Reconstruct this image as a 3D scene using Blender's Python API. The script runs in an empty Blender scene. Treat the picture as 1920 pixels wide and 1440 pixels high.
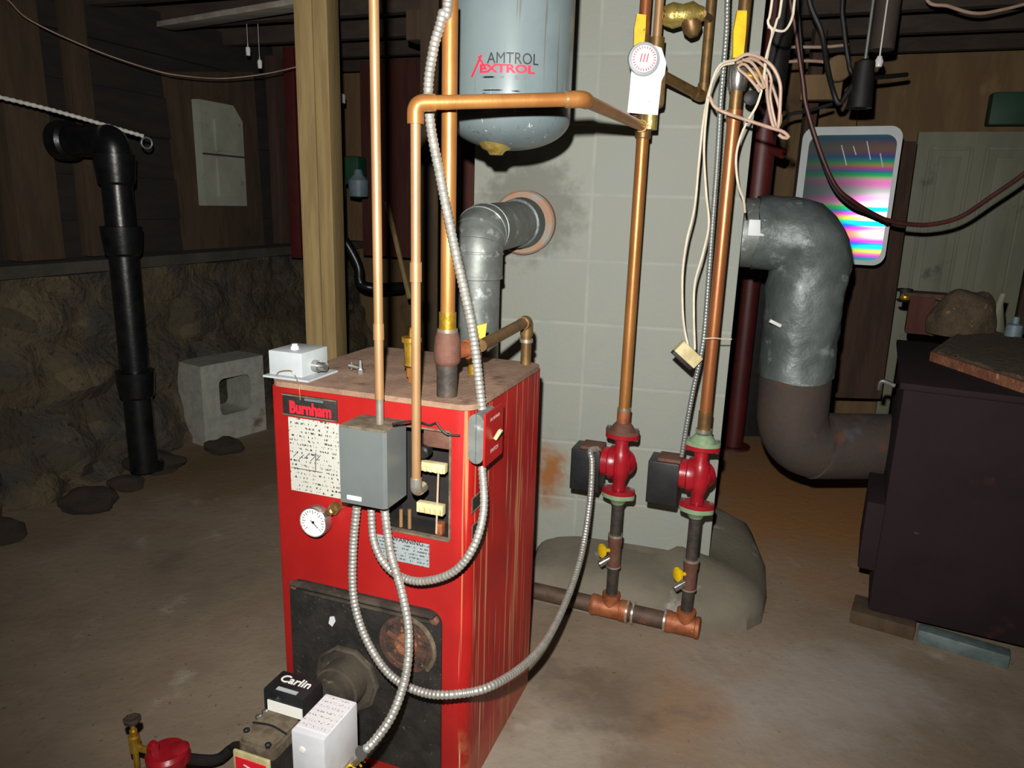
import bpy, bmesh, math, random
from mathutils import Vector, Matrix, noise
random.seed(7)
SC = bpy.context.scene
COL = SC.collection
pi = math.pi

# ------------------------------------------------------------------ camera
F, PITCH, ROLL, CH = 1375.4, .24226, .03021, 1.26
cp, sp, cr, sr = math.cos(PITCH), math.sin(PITCH), math.cos(ROLL), math.sin(ROLL)
FW = Vector((0, cp, -sp)); UP0 = Vector((0, sp, cp)); RT0 = Vector((1, 0, 0))
RT = cr*RT0 + sr*UP0; UP = -sr*RT0 + cr*UP0
EYE = Vector((0, 0, CH))

def ray(px, py): return (px-960)/F*RT - (py-720)/F*UP + FW
def G(px, py, z=0):
    d = ray(px, py); return EYE + d*((z-CH)/d.z)
def Y(px, py, y):
    d = ray(px, py); return EYE + d*(y/d.y)
def PL(px, py, p, n):
    d = ray(px, py); return EYE + d*((Vector(p)-EYE).dot(n)/d.dot(n))

cam = bpy.data.cameras.new('camera'); camo = bpy.data.objects.new('camera', cam); COL.objects.link(camo)
cam.sensor_width = 36; cam.lens = F*36/1920; cam.clip_start = .05
m = Matrix((RT, UP, -FW)).transposed().to_4x4(); m.translation = EYE
camo.matrix_world = m
SC.camera = camo

YAW = -.34368
UX = Vector((math.cos(YAW), math.sin(YAW), 0)); UY = Vector((-math.sin(YAW), math.cos(YAW), 0)); UZ = Vector((0, 0, 1))

# ------------------------------------------------------------------ materials
def s2l(c):
    if isinstance(c, str):
        c = [int(c[i:i+2], 16)/255 for i in (0, 2, 4)]
        c = [(x/12.92 if x <= .04045 else ((x+.055)/1.055)**2.4) for x in c]
    return (*c[:3], 1)

class NT:
    def __init__(s, name):
        s.m = bpy.data.materials.new(name); s.m.use_nodes = True
        s.t = s.m.node_tree; s.n = s.t.nodes; s.b = s.n['Principled BSDF']
    def new(s, k, **kw):
        n = s.n.new(k)
        for a, v in kw.items():
            if a.startswith('i_'): n.inputs[a[2:].replace('_', ' ')].default_value = v
            else: setattr(n, a, v)
        return n
    def link(s, a, b): s.t.links.new(a, b)
    def vec(s, stretch=(1, 1, 1), coord='Object'):
        tc = s.new('ShaderNodeTexCoord'); mp = s.new('ShaderNodeMapping'); mp.inputs['Scale'].default_value = stretch
        s.link(tc.outputs[coord], mp.inputs[0]); return mp.outputs[0]
    def noise(s, scale, stretch=(1, 1, 1), detail=5, rough=.6, coord='Object'):
        n = s.new('ShaderNodeTexNoise'); n.inputs['Scale'].default_value = scale; n.inputs['Detail'].default_value = detail
        n.inputs['Roughness'].default_value = rough
        s.link(s.vec(stretch, coord), n.inputs['Vector']); return n.outputs['Fac']
    def rng(s, src, lo, hi, a=0., b=1.):
        r = s.new('ShaderNodeMapRange'); r.interpolation_type = 'SMOOTHSTEP'
        for k, v in zip(('From Min', 'From Max', 'To Min', 'To Max'), (lo, hi, a, b)): r.inputs[k].default_value = v
        s.link(src, r.inputs['Value']); return r.outputs['Result']
    def mix(s, fac, a, b):
        x = s.new('ShaderNodeMix', data_type='RGBA')
        for sock, v in ((x.inputs[0], fac), (x.inputs[6], a), (x.inputs[7], b)):
            if hasattr(v, 'is_linked') or hasattr(v, 'links'): s.link(v, sock)
            else: sock.default_value = v
        return x.outputs[2]

def M(name, c1, c2=None, scale=12, rough=.6, metal=0., bump=0., bscale=60, stretch=(1, 1, 1), layers=(), lo=.35, hi=.65, rvar=0., spec=.5, coord='Object'):
    t = NT(name)
    col = s2l(c1)
    if c2 is not None: col = t.mix(t.rng(t.noise(scale, stretch, coord=coord), lo, hi), s2l(c1), s2l(c2))
    for (c, sc, l, h, st) in layers:
        col = t.mix(t.rng(t.noise(sc, st, coord=coord), l, h), col, s2l(c))
    if hasattr(col, 'links'): t.link(col, t.b.inputs['Base Color'])
    else: t.b.inputs['Base Color'].default_value = col
    t.b.inputs['Roughness'].default_value = rough; t.b.inputs['Metallic'].default_value = metal
    t.b.inputs['Specular IOR Level'].default_value = spec
    if rvar:
        t.link(t.rng(t.noise(scale*1.7, stretch), .3, .7, max(.05, rough-rvar), min(1, rough+rvar)), t.b.inputs['Roughness'])
    if bump:
        b = t.new('ShaderNodeBump'); b.inputs['Strength'].default_value = bump; b.inputs['Distance'].default_value = .01
        t.link(t.noise(bscale, stretch), b.inputs['Height']); t.link(b.outputs[0], t.b.inputs['Normal'])
    return t.m

one = (1, 1, 1)
MAT = dict(
 red=M('boiler_red', 'a41c1a', '941414', 6, .38, 0, .04, 30, layers=[('8c1a12', 40, .62, .75, (1, 1, .15)), ('6b3a28', 25, .66, .8, one)]),
 redfront=M('boiler_red_front', 'a01d1b', '931917', 5, .42, 0, .03, 30, layers=[('8c1a12', 30, .68, .8, one)]),
 dusttop=M('dusty_rust_top', '7d6250', '94765f', 14, .95, 0, .3, 120, layers=[('5a4030', 22, .55, .75, one), ('a48a70', 60, .62, .72, one)]),
 black=M('black_plate', '1d1c1a', '2b2926', 20, .55, 0, .25, 120, layers=[('5a5048', 90, .64, .72, one)]),
 blackplastic=M('black_plastic', '17181a', '202122', 20, .42),
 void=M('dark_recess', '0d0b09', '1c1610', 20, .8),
 sill=M('old_concrete_sill', '48443c', '3a3730', 5, .95, 0, .3, 40),
 dust=M('tan_dust', '6f634f', '4f4434', 30, .95, 0, .3, 100),
 rust=M('rusty_iron', '6b3f2a', '84563c', 25, .9, 0, .5, 80, layers=[('b08060', 60, .6, .7, one), ('30201a', 35, .6, .75, one)]),
 rustblack=M('charred_rusty_iron', '241f1c', '54382a', 26, .85, 0, .6, 70, layers=[('8a5a40', 50, .6, .7, one)]),
 cream=M('cream_plastic', 'c9bd8e', 'b0a274', 30, .6),
 grey=M('grey_enamel', '606664', '5b6060', 8, .38),
 greylt=M('light_grey_enamel', 'adb4b5', 'a2a9ab', 10, .45),
 white=M('white_enamel', 'd5d7da', 'c8cacd', 14, .5),
 tag=M('white_card', 'f4f4f2', 'e6e6e4', 30, .7, layers=[('9a9a9a', 90, .64, .7, (.6, 1, 3))]),
 copper=M('copper_pipe', 'b07a42', '9e6836', 16, .38, .5, .05, 60, stretch=(1, 1, .3), layers=[('8a5228', 20, .62, .78, one)]),
 copperpale=M('pale_copper', 'b08a62', '9e7850', 14, .4, .45, 0, 60, stretch=(1, 1, .3), layers=[('c4a27c', 18, .6, .75, (1, 1, .3))]),
 copperred=M('reddish_copper', 'a86c40', '9a5836', 7, .36, .55, .05, 60, stretch=(1, 1, .3), layers=[('7d4a28', 20, .64, .8, one)]),
 bronze=M('tarnished_and_shaded_bronze', '6d5334', '84683e', 30, .45, .6),  # tarnish on the fittings, and on the branch pipe its shade too
 brass=M('brass', 'c9a13c', 'a67f2c', 40, .35, .7, .1, 80),
 solder=M('solder', 'd8d2c4', 'bdb4a0', 40, .3, .8),
 iron=M('black_iron_nipple', '33302c', '4a4038', 30, .6, .3, .15, 90),
 brown=M('brown_cast_fitting', '684638', '5a392c', 30, .75, .15, .2, 90),
 rustcopper=M('rusty_copper_fitting', 'a2623c', '86492c', 25, .55, .35, .15, 80, layers=[('c48a5c', 40, .62, .75, one)]),
 pipebrown=M('brown_black_pipe', '5f4a3c', '4a3a30', 20, .65, .25, .15, 80, layers=[('8a5238', 15, .6, .75, one)]),
 galv=M('galvanized', '7f8480', '6c716c', 18, .5, .45, .05, 60, layers=[('a9b0ac', 30, .58, .7, one), ('5a5850', 24, .66, .8, one)]),
 conduit=M('steel_flex_conduit', 'b9b7ae', 'a5a39a', 60, .36, .6),
 conduitdk=M('grey_flex_conduit', '8f9490', '7f837f', 60, .4, .55),
 soot2=M('sooty_tan_metal', '4a4236', '2a2520', 14, .8, .1, .2, 80, layers=[('7a6c52', 30, .62, .75, one)]),
 pumpred=M('pump_red', '9c1824', '8a141e', 20, .32, 0, .08, 60, layers=[('7a2a22', 40, .62, .75, one), ('8a7a6a', 30, .72, .8, one)]),
 green=M('green_flange', '6f8a64', '84987a', 25, .7, .1, .2, 80, layers=[('7a4a3a', 30, .62, .75, one)]),
 yellow=M('yellow_handle', 'e0bb10', 'c8a210', 30, .45, layers=[('5a4a10', 60, .66, .76, one)]),
 chrome=M('chrome', 'c8c8c4', 'a8a8a4', 30, .22, .9),
 rubber=M('black_rubber', '141313', '1e1c1b', 30, .6),
 ciron=M('black_cast_iron', '0f1012', '18191b', 16, .32, 0, .1, 40),
 clay=M('clay_thimble', 'a67a5e', '9a8470', 14, .9, 0, .2, 60, layers=[('8f8f8a', 12, .5, .68, one)]),
 foil=M('foil_wrap', '646c6b', '4c5453', 6, .48, .25, 1, 7, layers=[('8c9494', 10, .58, .7, one)]),
 rustpipe=M('rusty_grey_pipe', '463a32', '3e3632', 8, .8, .1, .2, 50, layers=[('5e3a28', 9, .58, .72, one), ('4b4a50', 7, .6, .75, one)]),
 post=M('pale_post_wood', '9a8456', '877148', 5, .8, 0, .2, 30, stretch=(9, 9, .6), layers=[('6b5430', 8, .66, .78, (5, 5, .35)), ('4a3818', 5, .74, .8, (2, 2, 1))]),
 wooddk=M('dark_wood', '3c2a20', '4a362a', 4, .9, 0, .3, 30, stretch=(6, 6, .7)),
 woodred=M('dark_red_wood', '3e1a14', '4c241a', 4, .85, 0, .2, 30, stretch=(6, 6, .7)),
 joist=M('old_joist_wood', '342a24', '40352c', 3, .9, 0, .3, 30, stretch=(.6, 6, 6)),
 deck=M('subfloor_boards', '2e251f', '3a2f27', 3, .95, 0, .3, 30, stretch=(3, .6, 3)),
 palewood=M('pale_board', 'a39c90', '8a8278', 4, .85, 0, .2, 30, stretch=(.6, 6, 6)),
 ply=M('plywood', '786040', '685236', 3, .85, 0, .1, 30, stretch=(4, 4, .8), layers=[('4c3620', 2.2, .55, .72, one), ('866a44', 4, .62, .75, (2, 2, .6))]),
 plydk=M('weathered_board', '4c3c2a', '3e3022', 4, .9, 0, .2, 30, stretch=(5, 5, .8), layers=[('36281a', 4, .58, .75, one)]),
 darkwall=M('dark_sill_boards', '2a2420', '221d1a', 4, .95, 0, .3, 30, stretch=(2, .5, 5)),
 redcol=M('red_steel_column', '521a18', '421414', 6, .5, 0, .05, 40),
 stove=M('stove_paint', '22151a', '1c1114', 5, .85, 0, .08, 60, layers=[('4c241e', 5, .64, .8, one), ('4a3c3c', 26, .7, .78, one)], spec=.25),
 door=M('old_door_paint', '82826f', '757664', 4, .6, 0, .05, 30, stretch=(2, 2, .5), layers=[('4e4e42', 6, .6, .75, one)]),
 panelbox=M('old_panel_metal', '9a9e8e', '8e9282', 6, .7, 0, .08, 40, layers=[('5c6354', 10, .58, .72, one)]),
 cinder=M('cinder_block', 'a3a397', '939388', 20, .95, 0, .5, 160, layers=[('6a5a44', 5, .58, .75, one)]),
 wire=M('cream_wire', 'd8cdb8', 'c8bca6', 30, .5),
 wirepink=M('old_pinkish_wire', 'b69a86', 'a58a76', 30, .5),
 rope=M('white_rope', 'd8d6cc', 'c0beb4', 80, .9),
 cable=M('brown_cable', '4a1f1a', '3a1814', 20, .5),
 hose=M('dark_red_hose', '4e1614', '421210', 10, .6),
 soot=M('ash_and_grit', '554634', '463a2a', 30, .95, 0, .8, 60, layers=[('7d6444', 50, .6, .7, one)]),
 blue=M('blue_grey_tin', '6e7f86', '5e6e75', 10, .5),
 steelblue=M('galvanized_strip', '6f807e', '5a6a68', 14, .5, .3, .2, 60),
 greenpaint=M('green_paint', '12432a', '0e3822', 8, .6),
 bulb=M('white_porcelain', 'e6e6e2', 'dcdcd8', 20, .3),
 printblack=M('black_print', '1c1c1e', None, rough=.6), printred=M('red_print', 'c81e3c', 'b41a34', 30, .6),
 printred2=M('bright_red_print', 'e02030', None, rough=.5), printgrey=M('grey_print', '5a6468', None, rough=.6), printwhite=M('white_print', 'e4e4dc', None, rough=.6),
 needle=M('needle_black', '101010', None, rough=.5), gold=M('gold_fitting', 'd8c070', 'c0a450', 40, .3, .75, .3, 60),
 earthpile=M('dirt_rubble', '382f25', '2c251e', 8, 1, 0, .6, 40),
)

def lined_label(name, bg, ink, rows, dens=.52, ax='Z'):
    """paper with rows of unreadable fine print (rows run along object X, stacked on object Z)"""
    t = NT(name)
    w = t.new('ShaderNodeTexWave', wave_type='BANDS', bands_direction=ax); w.inputs['Scale'].default_value = rows
    w.inputs['Distortion'].default_value = 0
    t.link(t.vec(), w.inputs['Vector'])
    a = t.rng(w.outputs['Fac'], .5, .62)
    b = t.rng(t.noise(260, (1, 1, .35), 2), dens, dens+.04)
    k = t.new('ShaderNodeMath', operation='MULTIPLY'); t.link(a, k.inputs[0]); t.link(b, k.inputs[1])
    col = t.mix(k.outputs[0], s2l(bg), s2l(ink)); t.link(col, t.b.inputs['Base Color'])
    t.b.inputs['Roughness'].default_value = .55
    return t.m
MAT['paper'] = lined_label('instruction_paper', 'b4b4aa', '3c3c3a', 34, .55)
MAT['warn'] = lined_label('warning_paper', '8d9696', '4a5458', 40, .5)
MAT['modlabel'] = lined_label('module_paper', 'd4d4d6', '9c7e76', 24, .54, 'Y')

def side_red():
    t = NT('boiler_red_side')
    base = t.mix(t.rng(t.noise(5), .35, .65), s2l('a81816'), s2l('8c1412'))
    dark = t.mix(t.rng(t.noise(60, (1, 1, .03), 3), .52, .72), base, s2l('6e2018'))
    str1 = t.mix(t.rng(t.noise(70, (1, 1, .014), 2), .58, .66), dark, s2l('b8724c'))
    str1 = t.mix(t.rng(t.noise(130, (1, 1, .02), 2), .62, .68), str1, s2l('c89a78'))
    tc = t.new('ShaderNodeTexCoord'); sx = t.new('ShaderNodeSeparateXYZ'); t.link(tc.outputs['Object'], sx.inputs[0])
    zz = t.new('ShaderNodeMath', operation='ADD'); t.link(sx.outputs['Z'], zz.inputs[0])
    nn = t.rng(t.noise(14), .2, .8, -.1, .1); t.link(nn, zz.inputs[1])
    low = t.rng(zz.outputs[0], .03, .15, 1, 0)
    lowm = t.new('ShaderNodeMath', operation='MULTIPLY'); t.link(low, lowm.inputs[0]); t.link(t.rng(t.noise(9), .3, .6, .3, .8), lowm.inputs[1])
    c = t.mix(lowm.outputs[0], str1, s2l('9c5a3c'))
    t.link(c, t.b.inputs['Base Color']); t.b.inputs['Roughness'].default_value = .42
    return t.m
MAT['redside'] = side_red()

def tank_mat():
    t = NT('tank_grey_paint')
    base = t.mix(t.rng(t.noise(6), .35, .65), s2l('6a7677'), s2l('616e70'))
    c = t.mix(t.rng(t.noise(75, (1, 1, .03), 3), .6, .68), base, s2l('5d5a55'))
    c = t.mix(t.rng(t.noise(55, (1.3, 1, .05), 2), .66, .72), c, s2l('a9aca8'))
    t.link(c, t.b.inputs['Base Color']); t.b.inputs['Roughness'].default_value = .3
    return t.m
MAT['tank'] = tank_mat()

def block_mat():
    t = NT('painted_block')
    tc = t.new('ShaderNodeTexCoord')
    br = t.new('ShaderNodeTexBrick'); br.inputs['Scale'].default_value = 1
    br.inputs['Brick Width'].default_value = .405; br.inputs['Row Height'].default_value = .2035; br.inputs['Mortar Size'].default_value = .009
    br.inputs['Mortar Smooth'].default_value = 1; br.offset = 0; br.offset_frequency = 2
    br.inputs['Color1'].default_value = s2l('92958a'); br.inputs['Color2'].default_value = s2l('8c8f84'); br.inputs['Mortar'].default_value = s2l('9b9d94')
    t.link(tc.outputs['UV'], br.inputs['Vector'])
    c = t.mix(t.rng(t.noise(5), .4, .7), br.outputs['Color'], s2l('8c918a'))
    c = t.mix(t.rng(t.noise(35), .68, .78), c, s2l('7f8278'))
    # soot halo and water stain at fixed spots of this chimney (object space metres)
    def spot(x, y, z, r0, r1, colr, col, amt, sc=(1, 1, 1)):
        mp = t.new('ShaderNodeMapping'); mp.inputs['Location'].default_value = (-x*sc[0], -y*sc[1], -z*sc[2]); mp.inputs['Scale'].default_value = sc
        t.link(tc.outputs['Object'], mp.inputs[0])
        ln = t.new('ShaderNodeVectorMath', operation='LENGTH'); t.link(mp.outputs[0], ln.inputs[0])
        ad = t.new('ShaderNodeMath', operation='ADD'); t.link(ln.outputs['Value'], ad.inputs[0]); t.link(t.rng(t.noise(18), .2, .8, -.05, .05), ad.inputs[1])
        return t.mix(t.rng(ad.outputs[0], r0, r1, amt, 0), col, s2l(colr))
    c = spot(.185, 0, 1.24, .10, .2, '5a5a50', c, .6)
    c = spot(.29, 0, .35, .02, .16, '8a5420', c, .95, (2.2, 1, .9))
    t.link(c, t.b.inputs['Base Color']); t.b.inputs['Roughness'].default_value = .75
    b = t.new('ShaderNodeBump'); b.inputs['Strength'].default_value = .25; b.inputs['Distance'].default_value = .005; b.invert = True
    t.link(br.outputs['Fac'], b.inputs['Height'])
    b2 = t.new('ShaderNodeBump'); b2.inputs['Strength'].default_value = .3; b2.inputs['Distance'].default_value = .004
    t.link(t.noise(70), b2.inputs['Height']); t.link(b.outputs[0], b2.inputs['Normal']); t.link(b2.outputs[0], t.b.inputs['Normal'])
    return t.m
MAT['block'] = block_mat()

def floor_mat():
    t = NT('concrete_floor')
    c = t.mix(t.rng(t.noise(2.2, detail=8), .35, .65), s2l('7a6a58'), s2l('8c7c69'))
    c = t.mix(t.rng(t.noise(1.1, detail=4), .52, .7), c, s2l('64584a'))
    c = t.mix(t.rng(t.noise(5, detail=6), .6, .75), c, s2l('9c9082'))
    c = t.mix(t.rng(t.noise(60, detail=4), .62, .72), c, s2l('5c5044'))
    tc = t.new('ShaderNodeTexCoord')
    def spot(p, r0, r1, colr, col, amt, sc=(1, 1, 1)):
        mp = t.new('ShaderNodeMapping'); mp.inputs['Location'].default_value = (-p[0]*sc[0], -p[1]*sc[1], 0); mp.inputs['Scale'].default_value = sc
        t.link(tc.outputs['Object'], mp.inputs[0])
        ln = t.new('ShaderNodeVectorMath', operation='LENGTH'); t.link(mp.outputs[0], ln.inputs[0])
        ad = t.new('ShaderNodeMath', operation='ADD'); t.link(ln.outputs['Value'], ad.inputs[0]); t.link(t.rng(t.noise(3), .2, .8, -.25, .25), ad.inputs[1])
        return t.mix(t.rng(ad.outputs[0], r0, r1, amt, 0), col, s2l(colr))
    c = spot(G(1500, 930), .2, 1.0, '96683a', c, .95, (1, .8, 1))
    c = spot(G(1030, 1400), .02, .3, 'a8a294', c, .5)
    c = spot(G(420, 880), .1, .7, '6a5232', c, .7)
    c = spot(G(1520, 1320), .05, .5, '9a928a', c, .7, (.8, 1.2, 1))
    c = spot(G(1270, 1330), .02, .25, '8a6844', c, .6, (1.4, .8, 1))
    c = spot(G(1120, 1290), .02, .22, '5c4e40', c, .7)
    t.link(c, t.b.inputs['Base Color']); t.b.inputs['Roughness'].default_value = .8
    b = t.new('ShaderNodeBump'); b.inputs['Strength'].default_value = .25; b.inputs['Distance'].default_value = .01
    t.link(t.noise(30), b.inputs['Height']); t.link(b.outputs[0], t.b.inputs['Normal'])
    return t.m
MAT['floor'] = floor_mat()
MAT['slab'] = M('poured_footing', '716a5c', '665f52', 6, .85, 0, .2, 50, layers=[('6a6454', 3, .5, .7, one), ('94928a', 8, .62, .75, one)])

def stone_mat():
    t = NT('field_stone')
    v = t.new('ShaderNodeTexVoronoi'); v.inputs['Scale'].default_value = 5
    mp = t.vec((1, 1, 1.5)); t.link(mp, v.inputs['Vector'])
    sep = t.new('ShaderNodeSeparateColor'); t.link(v.outputs['Color'], sep.inputs[0])
    c = t.mix(sep.outputs[0], s2l('40392c'), s2l('62563e'))
    c = t.mix(t.rng(t.noise(3), .45, .65), c, s2l('3e3c38'))
    c = t.mix(t.rng(t.noise(2.4), .62, .75), c, s2l('5a4230'))
    c = t.mix(t.rng(t.noise(25), .58, .75), c, s2l('1c1712'))
    t.link(c, t.b.inputs['Base Color']); t.b.inputs['Roughness'].default_value = .95
    b = t.new('ShaderNodeBump'); b.inputs['Strength'].default_value = 1; b.inputs['Distance'].default_value = .03
    t.link(t.noise(22), b.inputs['Height']); t.link(b.outputs[0], t.b.inputs['Normal'])
    return t.m
MAT['stone'] = stone_mat()

def iri_mat():
    """iridescent film: thin-film interference whose thickness ripples down the sheet"""
    t = NT('holographic_film')
    t.b.inputs['Base Color'].default_value = s2l('3c5450'); t.b.inputs['Metallic'].default_value = HM
    t.b.inputs['Roughness'].default_value = HR; t.b.inputs['IOR'].default_value = 2.1; t.b.inputs['Specular IOR Level'].default_value = .4
    w = t.new('ShaderNodeTexWave', wave_type='BANDS', bands_direction='Z', wave_profile='TRI'); w.inputs['Scale'].default_value = .85
    w.inputs['Distortion'].default_value = .35; w.inputs['Detail Scale'].default_value = 1.2; w.inputs['Phase Offset'].default_value = 4.1
    t.link(t.vec((1, 1, 1)), w.inputs['Vector'])
    t.b.inputs['Thin Film IOR'].default_value = 1.45
    t.link(t.rng(w.outputs['Fac'], 0, 1, 250, 680), t.b.inputs['Thin Film Thickness'])
    return t.m
HM, HR = 0.0, .13
MAT['holo'] = iri_mat()

# ------------------------------------------------------------------ mesh helpers
def bm_new(): return bmesh.new()

def box(bm, c, s, R=None, bev=0):
    r = bmesh.ops.create_cube(bm, size=1)
    M4 = Matrix.Translation(c) @ (R.to_4x4() if R else Matrix()) @ Matrix.Diagonal((*s, 1))
    bmesh.ops.transform(bm, matrix=M4, verts=r['verts'])
    if bev:
        es = list({e for v in r['verts'] for e in v.link_edges})
        bmesh.ops.bevel(bm, geom=es, offset=bev, segments=2, affect='EDGES', profile=.6)
    return bm

def frame_for(d):
    d = Vector(d).normalized()
    a = Vector((0, 0, 1)) if abs(d.z) < .9 else Vector((1, 0, 0))
    u = d.cross(a).normalized(); return u, d.cross(u).normalized(), d

def lathe(bm, p, d, prof, seg=24, cap=True):
    """prof = [(t along d, radius)...]"""
    u, v, d = frame_for(d); p = Vector(p); rings = []
    for t_, r in prof:
        if r < 1e-6: rings.append([bm.verts.new(p + d*t_)])
        else: rings.append([bm.verts.new(p + d*t_ + (u*math.cos(2*pi*i/seg) + v*math.sin(2*pi*i/seg))*r) for i in range(seg)])
    for a, b in zip(rings, rings[1:]):
        for i in range(seg):
            j = (i+1) % seg
            if len(a) == 1 and len(b) == 1: break
            if len(a) == 1: f = [a[0], b[i], b[j]]
            elif len(b) == 1: f = [a[i], b[0], a[j]]
            else: f = [a[i], b[i], b[j], a[j]]
            bm.faces.new(f)
    if cap:
        for rg in (rings[0], rings[-1]):
            if len(rg) > 2: bm.faces.new(rg)
    return bm

def cyl(bm, a, b, r, seg=20, r2=None):
    a, b = Vector(a), Vector(b); return lathe(bm, a, b-a, [(0, r), ((b-a).length, r if r2 is None else r2)], seg)

def smooth_path(pts, step):
    """Catmull-Rom through the points, resampled evenly"""
    P = [Vector(p) for p in pts]
    if len(P) > 2:
        Q = [P[0]*2-P[1]] + P + [P[-1]*2-P[-2]]; out = []
        for i in range(1, len(Q)-2):
            n = 24
            for k in range(n):
                t = k/n; a, b, c, d = Q[i-1], Q[i], Q[i+1], Q[i+2]
                out.append(.5*((2*b) + (c-a)*t + (2*a-5*b+4*c-d)*t*t + (3*b-a-3*c+d)*t**3))
        out.append(P[-1])
    else: out = P
    L = [0]
    for a, b in zip(out, out[1:]): L.append(L[-1] + (b-a).length)
    n = max(2, int(L[-1]/step)); res = []; k = 0
    for i in range(n+1):
        s = L[-1]*i/n
        while k < len(L)-2 and L[k+1] < s: k += 1
        f = (s-L[k])/max(1e-9, L[k+1]-L[k]); res.append(out[k].lerp(out[k+1], min(1, f)))
    return res

def sweep(bm, P, r, seg=12, rf=None, cap=True):
    """tube along points with parallel transport; rf(s) multiplies the radius"""
    n = len(P); T = [(P[min(i+1, n-1)] - P[max(i-1, 0)]).normalized() for i in range(n)]
    u = frame_for(T[0])[0]; rings = []; s = 0
    for i in range(n):
        u = (u - T[i]*u.dot(T[i])).normalized(); v = T[i].cross(u)
        if i: s += (P[i]-P[i-1]).length
        rr = r*(rf(s) if rf else 1)
        rings.append([bm.verts.new(P[i] + (u*math.cos(2*pi*k/seg) + v*math.sin(2*pi*k/seg))*rr) for k in range(seg)])
    for a, b in zip(rings, rings[1:]):
        for k in range(seg): bm.faces.new([a[k], b[k], b[(k+1) % seg], a[(k+1) % seg]])
    if cap: bm.faces.new(rings[0]); bm.faces.new(rings[-1])
    return bm

def tube(bm, pts, r, seg=10, step=.015, rf=None): return sweep(bm, smooth_path(pts, step), r, seg, rf)

def bend_path(pts, rad, n=8):
    """polyline with rounded corners of radius rad"""
    P = [Vector(p) for p in pts]; out = [P[0]]
    for a, b, c in zip(P, P[1:], P[2:]):
        d1, d2 = (a-b).normalized(), (c-b).normalized(); h = math.acos(max(-1, min(1, d1.dot(d2))))/2
        t = min(rad/max(.05, math.tan(h)), (a-b).length*.48, (c-b).length*.48)
        s, e = b+d1*t, b+d2*t
        for k in range(n+1):
            x = k/n; out.append(s*(1-x)**2 + b*2*x*(1-x) + e*x*x)
    out.append(P[-1]); return out

def prism(bm, poly, o, ax, ay, depth):
    """polygon in the plane (o, ax, ay) extruded along ax x ay by depth"""
    ax, ay, o = Vector(ax), Vector(ay), Vector(o); n = ax.cross(ay).normalized()*depth
    a = [bm.verts.new(o + ax*x + ay*y) for x, y in poly]; b = [bm.verts.new(v.co + n) for v in a]
    bm.faces.new(a[::-1]); bm.faces.new(b)
    for i in range(len(a)):
        j = (i+1) % len(a); bm.faces.new([a[i], a[j], b[j], b[i]])
    return bm

def rrect(x0, y0, x1, y1, r, n=5):
    out = []
    for cx, cy, a0 in ((x1-r, y1-r, 0), (x0+r, y1-r, pi/2), (x0+r, y0+r, pi), (x1-r, y0+r, 1.5*pi)):
        for k in range(n+1):
            a = a0 + pi/2*k/n; out.append((cx+r*math.cos(a), cy+r*math.sin(a)))
    return out

def finish(bm, name, mat, smooth=True):
    bmesh.ops.remove_doubles(bm, verts=bm.verts, dist=1e-6)
    bmesh.ops.recalc_face_normals(bm, faces=bm.faces)
    for f in bm.faces: f.smooth = smooth
    for e in bm.edges:
        e.smooth = not (len(e.link_faces) == 2 and e.calc_face_angle(0) > .6)
    me = bpy.data.meshes.new(name); bm.to_mesh(me); bm.free()
    me.materials.append(MAT[mat] if isinstance(mat, str) else mat)
    return me

def setp(o, label=None, cat=None, group=None, kind=None):
    for k, v in (('label', label), ('category', cat), ('group', group), ('kind', kind)):
        if v: o[k] = v
    return o

def thing(name, label, cat, loc=(0, 0, 0), rot=0, group=None):
    o = bpy.data.objects.new(name, None); COL.objects.link(o); o.empty_display_size = .05
    o.location = loc; o.rotation_euler = (0, 0, rot)
    return setp(o, label, cat, group)

def wmat(o):
    m = Matrix.Translation(o.location) @ o.rotation_euler.to_matrix().to_4x4()
    return wmat(o.parent) @ m if o.parent else m

def part(name, bm, mat, parent, world=False, label=None):
    if world: bm.transform(wmat(parent).inverted())
    o = bpy.data.objects.new(name, finish(bm, name, mat)); COL.objects.link(o); o.parent = parent
    if label: o['label'] = label
    return o

def solo(name, bm, mat, label=None, cat=None, group=None, kind=None, origin=None):
    bm.verts.ensure_lookup_table()
    if origin is None:
        xs = [v.co for v in bm.verts]; mn = [min(c[i] for c in xs) for i in range(3)]; mx = [max(c[i] for c in xs) for i in range(3)]
        origin = Vector(((mn[0]+mx[0])/2, (mn[1]+mx[1])/2, mn[2]))
    bm.transform(Matrix.Translation(-Vector(origin)))
    o = bpy.data.objects.new(name, finish(bm, name, mat)); COL.objects.link(o); o.location = origin
    return setp(o, label, cat, group, kind)

def copy_tree(o, parent=None):
    c = o.copy(); COL.objects.link(c); c.parent = parent
    for ch in list(o.children): copy_tree(ch, c)
    return c

def text_bm(body, size, fn, depth=.0006, align='CENTER', shear=0, sx=1.0, bold=0):
    """lettering as solid mesh: fn(x, y, z) places it"""
    cu = bpy.data.curves.new('lettering', 'FONT'); cu.body = body; cu.size = size; cu.align_x = align; cu.align_y = 'CENTER'
    cu.extrude = depth; cu.shear = shear; cu.offset = bold; cu.resolution_u = 3
    o = bpy.data.objects.new('lettering', cu); COL.objects.link(o)
    dg = bpy.context.evaluated_depsgraph_get(); me = o.evaluated_get(dg).to_mesh()
    bm = bmesh.new(); bm.from_mesh(me); o.evaluated_get(dg).to_mesh_clear()
    bpy.data.objects.remove(o); bpy.data.curves.remove(cu)
    bmesh.ops.subdivide_edges(bm, edges=[e for e in bm.edges if e.calc_length() > size*.3], cuts=1)
    for v in bm.verts: v.co = Vector(fn(v.co.x*sx, v.co.y, v.co.z))
    return bm

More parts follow.
